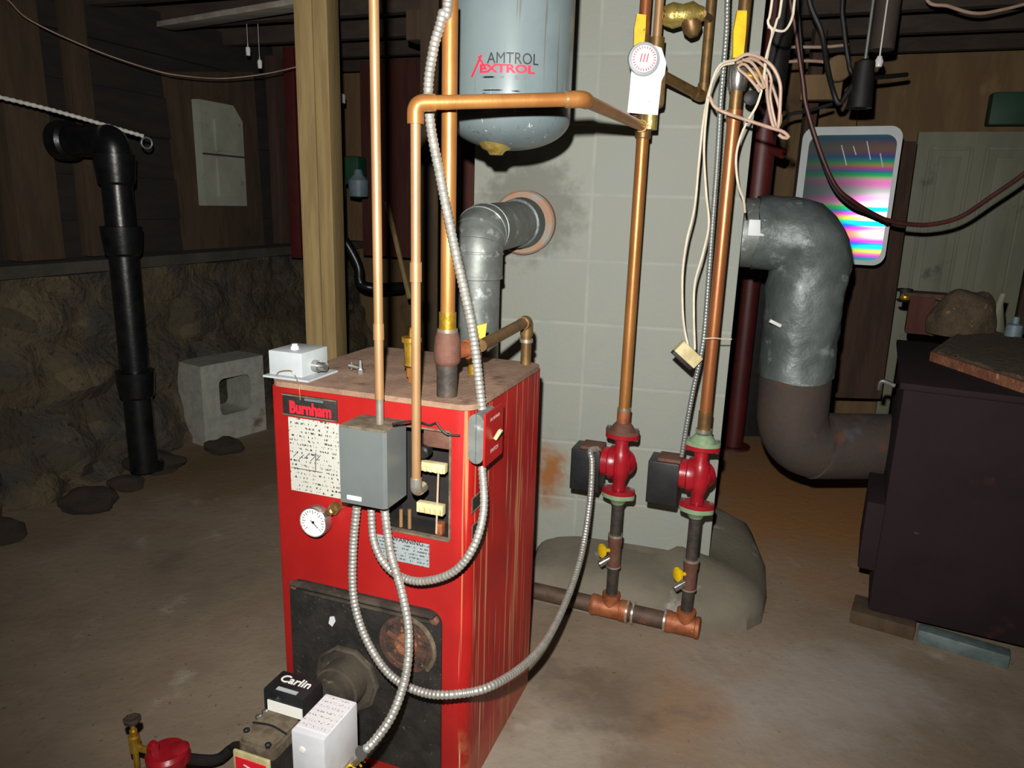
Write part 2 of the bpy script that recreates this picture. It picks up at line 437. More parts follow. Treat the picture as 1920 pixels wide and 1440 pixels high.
UVX, UVZ = 0, 0
def uv_box(bm, scale=1):
    uv = bm.loops.layers.uv.new('UVMap')
    for f in bm.faces:
        n = f.normal
        for l in f.loops:
            c = l.vert.co
            l[uv].uv = (c.x+UVX, c.z+UVZ) if abs(n.y) > .5 else ((c.y+.2, c.z) if abs(n.x) > .5 else (c.x, c.y))

#BODY
FLASH_W, EXPO = 270, 0.0
# ------------------------------------------------------------------ setting
def room():
    bm = bm_new(); box(bm, (0.5, 3.2, -.05), (10, 9, .1)); solo('floor', bm, 'floor', kind='structure', origin=(0, 0, 0))
    W0 = Vector((-2.1, 3.03, 0))
    # left wall: field stone up to a ledge
    bm = bm_new(); nt, nz = 150, 26; t0, t1, H = -3.4, 2.75, .9; rows = []
    for i in range(nt+1):
        t = t0 + (t1-t0)*i/nt; row = []
        for k in range(nz+1):
            z = H*k/nz; q = Vector((t*3.2, z*4.2, 0))
            dd = noise.voronoi(q)[0]; d = min(.5, dd[1]-dd[0])
            off = .05 + .14*d + .05*noise.noise(Vector((t*1.3, z*1.6, 3))) + .16*(1-z/H)**2 + .03*noise.noise(q*3)
            row.append(bm.verts.new(W0 + UY*t + UX*off + UZ*(z + (.04*noise.noise(Vector((t*2, 5, 1))) if k == nz else 0))))
        row.append(bm.verts.new(W0 + UY*t - UX*.12 + UZ*(H+.03)))
        rows.append(row)
    for a, b in zip(rows, rows[1:]):
        for k in range(nz+1): bm.faces.new([a[k], b[k], b[k+1], a[k+1]])
    solo('wall_left', bm, 'stone', kind='structure', origin=(0, 0, 0))
    bm = bm_new(); R = Matrix.Rotation(YAW, 3, 'Z')
    for k in range(6):
        h = .2; box(bm, W0 + UY*(-.35) - UX*(.12 - .012*(k % 2)) + UZ*(.92 + h/2 + k*(h+.004)), (.05, 6.4, h), R)
    solo('wall_left_upper', bm, 'darkwall', kind='structure', origin=(0, 0, 0))
    bm = bm_new(); box(bm, W0 + UY*(-.3) + UX*.02 + UZ*.93, (.2, 6.2, .05), R)
    solo('trim_1', bm, 'sill', kind='structure', origin=(0, 0, 0))
    # back wall
    C0 = W0 + UY*2.63
    bm = bm_new()
    for k in range(6):
        box(bm, C0 + UX*(.61 + 1.22*k - .35) + UY*(.03) + UZ*1.12, (1.215, .05, 2.26), R)
    solo('wall_back', bm, 'ply', kind='structure', origin=(0, 0, 0))
    # right wall, beyond the furnace
    bm = bm_new(); box(bm, C0 + UX*5.6 - UY*2.4 + UZ*1.12, (.1, 5.4, 2.26), R)
    solo('wall_right', bm, 'darkwall', kind='structure', origin=(0, 0, 0))
    # ceiling
    bm = bm_new(); box(bm, (0.8, 2.6, 2.30), (10, 8.5, .04)); solo('ceiling', bm, 'deck', kind='structure', origin=(0, 0, 0))
    P0 = W0 + UX*2.5
    for i in range(13):
        bm = bm_new(); box(bm, P0 + UY*(-2.9 + i*.44) + UZ*2.172, (6.6, .05, .2), R)
        solo('trim_%d' % (i+2), bm, 'joist', kind='structure')
    return W0, C0, R
W0, C0, RY = room()

# chimney with painted blocks
CYAW = math.radians(-11); CX = Vector((math.cos(CYAW), math.sin(CYAW), 0)); CYD = Vector((-math.sin(CYAW), math.cos(CYAW), 0))
CPT = G(1142, 1078); CPT.z = 0
CL = PL(889, 320, CPT, CYD); CR = PL(1404, 320, CPT, CYD)
CW = (CR-CL).dot(CX); CO = Vector((CL.x, CL.y, 0))
chim = thing('chimney', 'grey painted concrete block chimney with two flue pipes entering it', 'chimney', CO, CYAW)
_j = Matrix.Rotation(-CYAW, 4, 'Z') @ (PL(1098, 607, CO, CYD) - CO)
UVX, UVZ = .405*4 - _j.x, .2035*4 - _j.z
bm = bm_new(); box(bm, (CW/2, .21, 1.07), (CW, .42, 2.28), None, .006); bm.normal_update(); uv_box(bm); part('block_stack', bm, 'block', chim)
def cpl(px, py): return PL(px, py, CO, CYD)
# footing poured round its base
bm = bm_new()
fp = [(980, 1122), (1100, 1150), (1230, 1166), (1330, 1181), (1400, 1183), (1428, 1168), (1438, 1120), (1436, 1080)]
base = [G(x, y) for x, y in fp]
back = [base[-1] + CYD*.25 - CX*.02, base[-1] + CYD*.5 - CX*.2, base[0] + CYD*.75]
ring = base + back; cen = CO + CX*CW*.5 + CYD*.25
lv = [(0, 1.0), (.05, .99), (.09, .95), (.115, .88), (.13, .78), (.145, .55)]
rings = []
for h, s in lv:
    rings.append([bm.verts.new(cen.lerp(p, s) + UZ*(h*(.85 + .15*math.sin(i*1.7)))) for i, p in enumerate(ring)])
n = len(ring)
for a, b in zip(rings, rings[1:]):
    for i in range(n): bm.faces.new([a[i], a[(i+1) % n], b[(i+1) % n], b[i]])
bm.faces.new(rings[-1]); bm.faces.new(rings[0])
bmesh.ops.subdivide_edges(bm, edges=bm.edges, cuts=1, use_grid_fill=True, smooth=.6)
solo('chimney_footing', bm, 'slab', 'rounded grey poured concrete footing around the bottom of the chimney', 'footing')

# ------------------------------------------------------------------ boiler
BB = G(985, 1290); L0 = BB - .483*UX - .40*UY
MB_ = Matrix.Translation(L0) @ Matrix.Rotation(YAW, 4, 'Z'); MBI = MB_.inverted()
def fl(px, py, y=0): return MBI @ PL(px, py, L0 + UY*y, UY)
def sl(px, py, x=.483): return MBI @ PL(px, py, L0 + UX*x, UX)
def tl(px, py, z=.885): return MBI @ G(px, py, z)
XL, XR, BD, BH = .025, .483, .42, .885
boiler = thing('boiler', 'red steel boiler with dusty brown top and black burner door', 'boiler', L0, YAW)
# sheet metal jacket, front panel with a control opening
plan = [(XL, BD)] + [(XL+.008-.008*math.cos(a), .008-.008*math.sin(a)) for a in (0, .8, pi/2)]
ox0, ox1, oz0, oz1 = .29, .438, .6, .826
plan += [(ox0, 0), (ox1, 0)] + [(XR-.034+.034*math.sin(a), .034-.034*math.cos(a)) for a in [pi/2*k/8 for k in range(9)]] + [(XR, BD)]
zs = [.0, oz0, oz1, .874]
bm = bm_new(); g = [[bm.verts.new((x, y, z)) for x, y in plan] for z in zs]
io = plan.index((ox0, 0))
for k in range(3):
    for i in range(len(plan)-1):
        if k == 1 and i == io: continue
        bm.faces.new([g[k][i], g[k][i+1], g[k+1][i+1], g[k+1][i]])
    bm.faces.new([g[k][-1], g[k][0], g[k+1][0], g[k+1][-1]])
bmesh.ops.recalc_face_normals(bm, faces=bm.faces)
# split into front and side so each keeps its own wear
jf = part('front_panel', bm, 'redfront', boiler, label='glossy red front panel with control opening')
me = jf.data; me.materials.append(MAT['redside'])
for p in me.polygons:
    if p.normal.x > .35 or (p.center.x > XR-.006): p.material_index = 1
# opening edge folds
bm = bm_new()
for x0, z0, x1, z1 in ((ox0, oz0-.003, ox1, oz0), (ox0, oz1, ox1, oz1+.003), (ox1, oz0, ox1+.003, oz1)):
    box(bm, ((x0+x1)/2, .004, (z0+z1)/2), (x1-x0+.001, .012, z1-z0+.001))
part('opening_rim', bm, 'dust', boiler)
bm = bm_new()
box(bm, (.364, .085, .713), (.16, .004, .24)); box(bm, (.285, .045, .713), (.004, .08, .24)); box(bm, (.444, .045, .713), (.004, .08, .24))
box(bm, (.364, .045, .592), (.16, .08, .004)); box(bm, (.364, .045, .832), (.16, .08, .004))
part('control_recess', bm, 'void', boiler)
bm = bm_new(); box(bm, (.405, .03, .805), (.062, .04, .04), None, .008); part('dusty_bracket', bm, 'brown', boiler)
bm = bm_new(); q = fl(800, 843, .02); lathe(bm, q, (0, -1, 0), [(0, .013), (.02, .013), (.024, .009)]); part('knob', bm, 'blackplastic', boiler)
for (x0, y0, x1, y1, nm) in ((786, 862, 836, 889, 'terminal_strip'), (783, 938, 832, 968, 'terminal_strip')):
    a, b = fl(x0, y0, .02), fl(x1, y1, .02); bm = bm_new(); box(bm, ((a.x+b.x)/2, .022, (a.z+b.z)/2), (abs(b.x-a.x), .016, abs(a.z-b.z)*.9), None, .002)
    for k in range(5): box(bm, (a.x + (b.x-a.x)*(k+.5)/5, .013, (a.z+b.z)/2 - .003), (.005, .006, .01))
    part(nm, bm, 'cream', boiler)
a, b = fl(822, 885, .02), fl(818, 1000, .02); bm = bm_new(); cyl(bm, a, b, .0022, 8); part('control_rod', bm, 'wirepink', boiler)
bm = bm_new()
for px in (752, 768): cyl(bm, fl(px, 955, .03), fl(px, 1000, .03), .004, 8)
part('control_tube', bm, 'copperpale', boiler)
bm = bm_new(); box(bm, fl(826, 990, .03), (.016, .02, .026), None, .004); part('rusty_connector', bm, 'rustcopper', boiler)
# lid
bm = bm_new(); prism(bm, rrect(XL-.004, -.004, XR+.004, BD+.004, .03), (0, 0, .874), (1, 0, 0), (0, 1, 0), .011); part('top_panel', bm, 'dusttop', boiler, label='dusty rust brown top of the boiler')
# plate, labels
def front_quad(bm, p0, p1, y=-.002, th=.003, bev=0):
    a, b = fl(*p0), fl(*p1); box(bm, ((a.x+b.x)/2, y+th/2, (a.z+b.z)/2), (abs(b.x-a.x), th, abs(a.z-b.z)), None, bev); return (a+b)/2
bm = bm_new(); c = front_quad(bm, (531, 736), (634, 791), -.004, .004, .001); np_ = part('name_plate', bm, 'black', boiler)
bm = bm_new(); a, b = fl(531, 736), fl(634, 791); box(bm, ((a.x+b.x)/2, -.005, a.z-.002), (abs(b.x-a.x), .002, .0025)); box(bm, ((a.x+b.x)/2, -.005, b.z+.002), (abs(b.x-a.x), .002, .0025)); part('plate_border', bm, 'dust', np_)
part('plate_lettering', text_bm('Burnham', .036, lambda x, y, z: (c.x+x+.002, -.0042-z, c.z-.005+y), .0008, sx=.78, bold=.0012), 'printred2', np_)
bm = bm_new(); box(bm, (c.x+.012, -.0045, c.z+.016), (.045, .001, .005)); part('plate_stripe', bm, 'printgrey', np_)
bm = bm_new(); front_quad(bm, (541, 781), (640, 935), -.0015, .0015); part('instruction_label', bm, 'paper', boiler)
bm = bm_new(); a, b = fl(548, 845), fl(640, 870)
for k in range(5): cyl(bm, (a.x+.014*k+.004, -.002, a.z-.012-.004*(k % 2)), (a.x+.014*k+.016, -.002, a.z-.004+.005*((k+1) % 2)), .0007, 5)
cyl(bm, (a.x+.058, -.002, a.z-.035), (a.x+.06, -.002, a.z+.005), .0008, 5); cyl(bm, (a.x, -.002, a.z-.037), (a.x+.075, -.002, a.z-.037), .0007, 5)
part('label_diagram', bm, 'printblack', boiler)
bm = bm_new(); front_quad(bm, (706, 1001), (805, 1064), -.0015, .0015); part('warning_label', bm, 'warn', boiler)
a = fl(765, 1018)
part('warning_lettering', text_bm('WARNING', .015, lambda x, y, z: (a.x+x, -.0018-z, a.z+.004+y), .0004), 'printblack', boiler)
# torn stickers on the side
for (px, py) in ((893, 940), (893, 990)):
    p = sl(px, py); bm = bm_new()
    box(bm, (XR+.001, p.y, p.z), (.0012, .05, .03), Matrix.Rotation(.05, 3, 'X')); s_ = part('torn_sticker', bm, 'black', boiler)
    bm = bm_new()
    for dy, dz, sy, sz in ((0, .015, .05, .003), (0, -.015, .05, .003), (-.025, 0, .004, .03), (.02, .004, .004, .02)): box(bm, (XR+.002, p.y+dy, p.z+dz), (.0012, sy, sz))
    part('sticker_edge', bm, 'dust', s_)
# burner door
bm = bm_new(); prism(bm, rrect(.052, .03, .425, .437, .03), (0, .002, 0), (1, 0, 0), (0, 0, 1), .008); part('burner_door', bm, 'black', boiler, label='dusty black burner door plate')
bm = bm_new(); box(bm, (.238, -.012, .431), (.35, .018, .008), None, .002); box(bm, (.25, -.009, .413), (.31, .008, .006), None, .002); part('door_ledge', bm, 'soot2', boiler)
for x, z in ((.066, .424), (.411, .418)): bm = bm_new(); lathe(bm, (x, -.006, z), (0, -1, 0), [(0, .011), (.006, .011), (.009, .006)], 6); part('door_bolt', bm, 'brown', boiler)
bm = bm_new(); lathe(bm, (.345, -.005, .345), (0, -1, 0), [(0, .066), (.005, .064), (.006, .052), (.003, .05), (.003, 0)], 32); pr = part('rusty_cover', bm, 'rustblack', boiler, label='rusty round inspection cover')
bm = bm_new(); lathe(bm, (.345, -.008, .345), (0, -1, 0), [(.0, .026), (.006, .024), (.006, .012), (.002, .0)], 20); part('cover_boss', bm, 'rust', pr)
bm = bm_new(); tube(bm, [(.345+.068*math.cos(a), -.013, .345+.068*math.sin(a)) for a in [-.7+2.2*k/14 for k in range(15)]], .0055, 8); part('cover_rim', bm, 'dust', pr)
bm = bm_new(); box(bm, (.335, -.012, .35), (.075, .006, .007), Matrix.Rotation(.5, 3, 'Y')); part('cover_clip', bm, 'brown', pr)
bm = bm_new(); prism(bm, [(.153, .349), (.162, .343), (.17, .357), (.167, .369), (.157, .366)], (0, -.006, 0), (1, 0, 0), (0, 0, 1), .002); part('chipped_patch', bm, 'white', boiler, label='bright chipped patch on the black door')
# gauge
gp = fl(588, 979, -.03)
bm = bm_new(); lathe(bm, (gp.x, -.0, gp.z), (0, -1, 0), [(0, .012), (.008, .012), (.008, .026), (.012, .0335), (.032, .0335), (.034, .0315), (.031, .0305), (.031, 0)], 36); ga = part('pressure_gauge', bm, 'chrome', boiler, label='round white faced gauge in a chrome case')
bm = bm_new(); lathe(bm, (gp.x, -.0312, gp.z), (0, -1, 0), [(0, .0303), (.0006, .0303)], 36); part('dial', bm, 'printwhite', ga)
bm = bm_new()
for k in range(19):
    an = -2.3 + 4.6*k/18; r0 = .0225 if k % 3 else .019
    cyl(bm, (gp.x+math.sin(an)*r0, -.0322, gp.z+math.cos(an)*r0), (gp.x+math.sin(an)*.0275, -.0322, gp.z+math.cos(an)*.0275), .0007, 5)
cyl(bm, (gp.x-.006, -.0325, gp.z+.004), (gp.x+.012, -.0325, gp.z-.011), .0011, 5); lathe(bm, (gp.x, -.0318, gp.z), (0, -1, 0), [(0, .0035), (.0015, .003)], 12)
part('needle_and_ticks', bm, 'needle', ga)
q = fl(622, 957, -.02); bm = bm_new(); lathe(bm, (q.x, .0, q.z), (0, -1, 0), [(0, .013), (.016, .013), (.016, .009), (.03, .009), (.033, .005)], 6); part('brass_plug', bm, 'bronze', boiler)
# small fitting on top and the loose wires
q = tl(676, 700); bm = bm_new()
lathe(bm, q, (0, 0, 1), [(0, .009), (.01, .009), (.01, .005), (.03, .004)], 6); cyl(bm, q+Vector((0, 0, .012)), q+Vector((-.03, .004, .014)), .005, 8); cyl(bm, q+Vector((-.024, .003, .005)), q+Vector((-.024, .003, .024)), .003, 8)
part('top_fitting', bm, 'chrome', boiler)

# ------------------------------------------------------------------ boxes on the boiler
# grey control box
bx = thing('control_box', 'plain grey metal control box on the boiler front with three conduits below', 'control box', MB_ @ Vector((.291, -.04, .672)), YAW)
a, b = fl(635, 800, -.083), fl(724, 960, -.083)
x0, x1, z0, z1 = a.x, b.x, b.z+.004, a.z
zc = MBI @ bx.location
def toB(o): return MBI @ o.location
def inB(bm, o): bm.transform(Matrix.Translation(-toB(o)) ); return bm
bm = bm_new(); prism(bm, [(x0, -.083), (x1-.006, -.083), (x1, -.077), (x1, -.001), (x0, -.001)], (0, 0, z0), (1, 0, 0), (0, 1, 0), z1-z0); part('cover', inB(bm, bx), 'grey', bx)
bm = bm_new(); box(bm, ((x0+x1)/2, -.042, z1+.002), (x1-x0-.004, .08, .005), None, .001); part('dusty_lid', inB(bm, bx), 'dust', bx)
bm = bm_new(); q = fl(664, 934, -.084); box(bm, (q.x, -.084, q.z), (.032, .003, .009), None, .002); part('badge', inB(bm, bx), 'printwhite', bx)
# transformer box on the top left corner
tb = thing('relay_box', 'small light grey metal box on the front left corner of the boiler top', 'relay box', MB_ @ Vector((.03, .06, .885)), YAW)
a, b = fl(503, 656, .028), fl(567, 706, .028); bm = bm_new()
box(bm, ((a.x+b.x)/2, .075, .889+(a.z-.889)/2), (b.x-a.x, .095, a.z-.889), None, .003); part('cover', inB(bm, tb), 'greylt', tb)
bm = bm_new(); box(bm, ((a.x+b.x)/2+.008, .07, .887), (b.x-a.x+.03, .11, .004)); part('mounting_plate', inB(bm, tb), 'greylt', tb)
bm = bm_new(); lathe(bm, ((a.x+b.x)/2+.002, .06, a.z), (0, 0, 1), [(0, .009), (.005, .009), (.009, .006), (.012, .006), (.012, 0)], 12); part('knob', inB(bm, tb), 'white', tb)
bm = bm_new(); q = tl(600, 690); lathe(bm, (b.x, .07, .908), (1, 0, 0), [(0, .013), (.014, .013), (.014, .01), (.03, .01)], 12); part('connector', inB(bm, tb), 'chrome', tb)
bm = bm_new(); tube(bm, [fl(517, 706, .024), fl(524, 697, .02), fl(545, 695, .018), fl(553, 704, .02)], .0012, 6, .004); tube(bm, [fl(553, 703, .02), fl(560, 722, -.008), fl(563, 750, -.008)], .001, 6, .006); part('thin_wire', inB(bm, tb), 'copperpale', tb)
# switch box on the right corner
sb = thing('switch_box', 'grey oblong electrical box with red switch cover on the boiler side', 'switch box', MB_ @ Vector((.489, .02, .74)), YAW)
p0, p1 = fl(877, 768, -.006), fl(914, 876, -.006)
xa, xb, zb, zt = .489, .528, (p1.z+.006), (p0.z-.004)
bm = bm_new(); prism(bm, rrect(xa-.006, zb, xb-.014, zt, .016), (0, .055, 0), (1, 0, 0), (0, 0, 1), .07); 
part('box_body', inB(bm, sb), 'galv', sb)
bm = bm_new(); prism(bm, rrect(-.016, zb-.004, .078, zt+.002, .004), (xb-.014, 0, 0), (0, 1, 0), (0, 0, 1), .004); cv = part('red_cover', inB(bm, sb), 'red', sb, label='red switch cover plate')
bm = bm_new(); box(bm, (xb-.002, .031, (zb+zt)/2), (.008, .012, .022), Matrix.Rotation(.5, 3, 'Y'), .002); part('toggle', inB(bm, sb), 'cream', cv)
cw = (zb+zt)/2
bmt = text_bm('OIL BURNER', .009, lambda x, y, z: (xb-.0098-z*0+.0001-0, .031+x, cw+.034+y), .0003); bmt2 = text_bm('SWITCH', .011, lambda x, y, z: (xb-.0098, .031+x, cw-.03+y), .0003)
for b_ in (bmt, bmt2):
    for v in b_.verts: v.co.x = xb-.0094
    part('cover_lettering', inB(b_, sb), 'printwhite', cv)
# ------------------------------------------------------------------ oil burner in front of the boiler
bu = thing('oil_burner', 'oil burner with black and white boxes on the tube below the boiler door', 'oil burner', MB_ @ Vector((.25, -.2, .0)), YAW)
def inBu(bm): return inB(bm, bu)
tc = fl(655, 1268)
bm = bm_new(); lathe(bm, (tc.x, -.006, tc.z), (0, -1, 0), [(0, .08), (.008, .08), (.012, .074), (.004, .07), (.004, .05)], 10); part('mounting_flange', inBu(bm), 'soot2', bu)
bm = bm_new(); lathe(bm, (tc.x, -.002, tc.z), (0, -1, 0), [(0, .052), (.05, .052), (.052, .047), (.26, .047)], 28); part('blast_tube', inBu(bm), 'soot2', bu)
# white primary control
c4 = [tl(x, y, .35) for x, y in ((609, 1300), (672, 1316), (606, 1387), (547, 1369))]
mx = sum(c4, Vector())/4; sx_ = ((c4[1]-c4[0]).length + (c4[2]-c4[3]).length)/2; sy_ = ((c4[3]-c4[0]).length + (c4[2]-c4[1]).length)/2
bm = bm_new(); box(bm, (mx.x, mx.y, .298), (sx_, sy_, .104), None, .003); cm = part('control_module', inBu(bm), 'white', bu, label='white burner control box with printed top label')
bm = bm_new(); box(bm, (mx.x, mx.y+.004, .3508), (sx_*.9, sy_*.84, .0012)); part('module_label', inBu(bm), 'modlabel', cm)
bm = bm_new(); q = Vector((mx.x-.012, mx.y-sy_/2, .316)); lathe(bm, q, (0, -1, 0), [(0, .006), (.002, .006), (.003, 0)], 16); part('reset_button', inBu(bm), 'printwhite', cm)
bm = bm_new(); box(bm, (mx.x, mx.y, .243), (sx_+.012, sy_+.02, .008), None, .002); part('junction_base', inBu(bm), 'chrome', bu)
bm = bm_new()
for k in range(7):
    p = Vector((mx.x+sx_/2+.006, mx.y-.045+.012*k, .248)); tube(bm, [p, p+Vector((.012, -.004, .01+.004*(k % 3))), p+Vector((.02, .006, -.004))], .0022, 6, .005)
part('terminal_wires', inBu(bm), 'yellow', bu)
bm = bm_new(); q = MBI @ Y(672, 1418, 1.115); lathe(bm, q, Vector((.5, -.2, .8)), [(-.02, .0095), (.006, .0095), (.006, .012), (.016, .012)], 12); part('conduit_connector', inBu(bm), 'chrome', bu)
# black ignition transformer
c4 = [tl(x, y, .35) for x, y in ((490, 1287), (537, 1256), (603, 1278), (566, 1314))]
tm = sum(c4, Vector())/4; e1 = ((c4[2]-c4[1]).length + (c4[3]-c4[0]).length)/2; e2 = ((c4[1]-c4[0]).length + (c4[2]-c4[3]).length)/2
bm = bm_new(); box(bm, (tm.x, tm.y, .325), (e1, e2, .05), None, .004); tr_ = part('ignition_transformer', inBu(bm), 'blackplastic', bu, label='black box with white lettering on its lid')
part('lid_lettering', inBu(text_bm('Carlin', .028, lambda x, y, z: (tm.x+x+.002, tm.y+.008+y, .3505+z), .0004, bold=.0004)), 'printwhite', tr_)
bm = bm_new(); box(bm, (tm.x+.004, tm.y-e2/2-.001, .318), (e1*.86, .002, .022)); part('front_label', inBu(bm), 'printwhite', tr_)
bm = bm_new(); box(bm, (tm.x+.002, tm.y-.02, .3504), (e1*.5, .009, .0012)); part('lid_stripe', inBu(bm), 'greylt', tr_)
# motor housing
h1 = tl(505, 1372, .30)
bm = bm_new(); prism(bm, rrect(-.04, -.044, .04, .05, .016), h1-Vector((0, 0, .02)), (1, 0, 0), (0, 1, 0), .02); prism(bm, rrect(-.036, -.04, .036, .046, .014), h1, (1, 0, 0), (0, 1, 0), .006)
part('motor_housing', inBu(bm), 'dust', bu)
bm = bm_new(); tube(bm, [h1+Vector((-.038, .002, .007)), h1+Vector((0, .006, .009)), h1+Vector((.038, .0, .007))], .002, 6, .01); part('housing_seam', inBu(bm), 'blackplastic', bu)
for dx, dy in ((-.034, -.02), (.026, -.036), (-.036, .034), (-.038, .018)):
    bm = bm_new(); lathe(bm, h1+Vector((dx, dy, .004)), (0, 0, 1), [(0, .006), (.006, .006), (.008, .003)], 6); part('housing_bolt', inBu(bm), 'chrome' if dy > 0 else 'blackplastic', bu)
bm = bm_new(); box(bm, h1+Vector((0, -.002, -.1)), (.078, .09, .16), None, .006); part('fan_housing', inBu(bm), 'black', bu)
bm = bm_new(); box(bm, h1+Vector((0, -.05, -.045)), (.078, .006, .07), None, .002); bd = part('badge_plate', inBu(bm), 'cream', bu)
bm = bm_new(); box(bm, h1+Vector((0, -.0535, -.047)), (.066, .002, .052)); part('red_badge', inBu(bm), 'printred2', bd)
bm = bm_new()
for k, (dx, dz, w) in enumerate(((-.005, -.035, .02), (.006, -.041, .03), (.012, -.048, .024))): box(bm, h1+Vector((dx, -.0548, dz)), (w, .001, .002), Matrix.Rotation(.25, 3, 'Y'))
part('badge_strokes', inBu(bm), 'printwhite', bd)
# oil filter and valve at the lower left
q = G(312, 1404, .14)
of = thing('oil_filter', 'red oil filter head with brass valve on the floor left of the burner', 'oil filter', (q.x, q.y, 0), .2)
bm = bm_new(); lathe(bm, (0, 0, .0), (0, 0, 1), [(0, .03), (.01, .034), (.1, .034), (.105, .04), (.13, .042), (.138, .036), (.142, .0)], 24)
part('canister', bm, 'pumpred', of)
bm = bm_new(); lathe(bm, (-.025, 0, .12), (0, 0, 1), [(0, .014), (.032, .013), (.034, .008), (.04, .007)], 6); lathe(bm, (.024, .0, .11), (0, 0, 1), [(0, .022), (.03, .021), (.036, .012)], 16); part('filter_head', bm, 'pumpred', of)
bm = bm_new(); tube(bm, [(-.03, 0, .1), (-.05, 0, .09), (-.058, 0, .05), (-.06, 0, .0)], .006, 8); part('copper_line', bm, 'copper', of)
vb = Y(253, 1400, q.y-.0) ; vt = Y(248, 1352, q.y)
iv = wmat(of).inverted(); vb = iv @ vb; vt = iv @ vt
bm = bm_new(); lathe(bm, (vb.x, vb.y, vb.z-.06), (0, 0, 1), [(0, .006), (.05, .006), (.05, .011), (.085, .012), (.088, .008), (.1, .008), (.1, .005), (vt.z-vb.z+.06, .004)], 8); cyl(bm, vb, (-.03, 0, vb.z-.005), .007, 8); va = part('brass_valve', bm, 'brass', of)
bm = bm_new(); lathe(bm, vt, (0, 0, 1), [(0, .004), (.0, .017), (.006, .018), (.008, .013), (.005, .005)], 8); part('valve_wheel', bm, 'iron', va)
a = of.location + Vector((.03, .0, .118)); b = Y(405, 1424, a.y+.05); c = Y(440, 1400, a.y+.08); d = Y(470, 1408, 1.2)
bm = bm_new(); tube(bm, [a, b, c, d], .011, 10); solo('oil_hose', bm, 'rubber', 'black rubber hose between the red filter and the burner', 'hose')

# ------------------------------------------------------------------ copper pipes
def run(par, nm, pts, r, mat, rad=.03, seg=16): return part(nm, sweep(bm_new(), bend_path(pts, rad), r, seg), mat, par, True)
def sleeve(par, nm, p, d, L, r, mat, flange=0):
    bm = bm_new(); lathe(bm, p, d, [(-L/2, r*.96), (-L/2, r), (L/2, r), (L/2, r*.96)], 18); return part(nm, bm, mat, par, True)
def elbow(par, a, b, c, leg, r, mat):
    a, b, c = Vector(a), Vector(b), Vector(c)
    bm = sweep(bm_new(), bend_path([b+(a-b).normalized()*leg, b, b+(c-b).normalized()*leg], leg*.8), r, 18); return part('elbow', bm, mat, par, True)
def az(A, py, px=None):
    p = Y(px if px else 1160, py, A.y); return p.z
TOP = 2.28
def to_ceiling(pts):
    """carry an end that leaves the top of the view on to the ceiling boards"""
    P = [Y(*p) for p in pts]
    if pts[0][1] <= 0: P.insert(0, Vector((P[0].x, P[0].y, TOP)))
    if pts[-1][1] <= 0: P.append(Vector((P[-1].x, P[-1].y, TOP)))
    return P
# thin riser standing on the control box
p = PL(712, 770, L0 - UY*.045, UY); zt = (z1 + .004)
ri = thing('copper_riser', 'thin copper riser with whitened foot standing on the grey control box', 'copper pipe', (p.x, p.y, zt))
rp = part('pipe', sweep(bm_new(), [Vector((p.x, p.y, z)) for z in (zt+.05, 1.4, TOP)], .0088, 14), 'copperpale', ri, True)
part('whitened_foot', sweep(bm_new(), [Vector((p.x, p.y, z)) for z in (zt, zt+.06)], .0075, 14), 'solder', ri, True, 'whitened lower end')
sleeve(ri, 'coupling', (p.x, p.y, az(p, 622, 710)), UZ, .03, .0102, 'copperpale')
# loop that drops into the control opening
A = Y(780, 700, 1.325); P1 = Vector((A.x, A.y, Y(776, 193, 1.325).z)); PB = Vector((A.x, A.y, Y(786, 922, 1.325).z)); P2 = Y(1092, 186, 1.40)
A1 = G(1145, 1135, .045); A2 = G(1285, 1167, .045)
P3 = Vector((A1.x, A1.y, Y(1208, 238, A1.y).z))
lo_ = thing('copper_loop', 'copper pipe crossing in front of the grey tank then dropping to the boiler', 'copper pipe', PB)
into = PB + UY*.09
run(lo_, 'drop_pipe', [PB + UZ*.01, P1 - UZ*.02], .0088, 'copperpale')
run(lo_, 'cross_pipe', [P1 + (P2-P1).normalized()*.02, P2, P3], .0122, 'copper', .012)
elbow(lo_, PB, P1, P2, .034, .0145, 'copper'); elbow(lo_, P1, P2, P3, .03, .0148, 'copper'); elbow(lo_, P1, PB, into, .028, .0112, 'solder')
sleeve(lo_, 'coupling', (A.x, A.y, az(A, 510, 777)), UZ, .035, .0108, 'copperpale')
sleeve(lo_, 'solder_ring', P2.lerp(P1, .1), P2-P1, .004, .0137, 'solder')
# main supply pipe
N = G(838, 742, .885); mp_ = thing('supply_pipe', 'thick copper supply pipe rising from a brown union on the boiler top', 'copper pipe', N)
sn = az(N, 683, 838); su = az(N, 622, 836); sk = az(N, 590, 835)
run(mp_, 'pipe', [Vector((N.x, N.y, su)), Vector((N.x, N.y, 1.6)), Vector((N.x, N.y, TOP))], .0143, 'copper')
sleeve(mp_, 'brass_adapter', (N.x, N.y, (su+sk)/2), UZ, sk-su+.01, .0168, 'brass'); sleeve(mp_, 'solder_ring', (N.x, N.y, su+.003), UZ, .006, .02, 'solder')
bm = bm_new(); h = su-sn; lathe(bm, (N.x, N.y, sn), UZ, [(0, .021), (.004, .025), (h*.15, .0265), (h*.55, .0265), (h*.8, .0245), (h, .021)], 20); part('union', bm, 'brown', mp_, True)
sleeve(mp_, 'iron_nipple', (N.x, N.y, (N.z+sn)/2), UZ, sn-N.z, .0205, 'iron')
bm = bm_new(); q = Vector((N.x, N.y, (sn+su)/2-.008)); lathe(bm, q, UX*.5+UY, [(.02, .016), (.05, .016), (.05, .02), (.065, .02)], 16); part('side_outlet', bm, 'rustcopper', mp_, True)
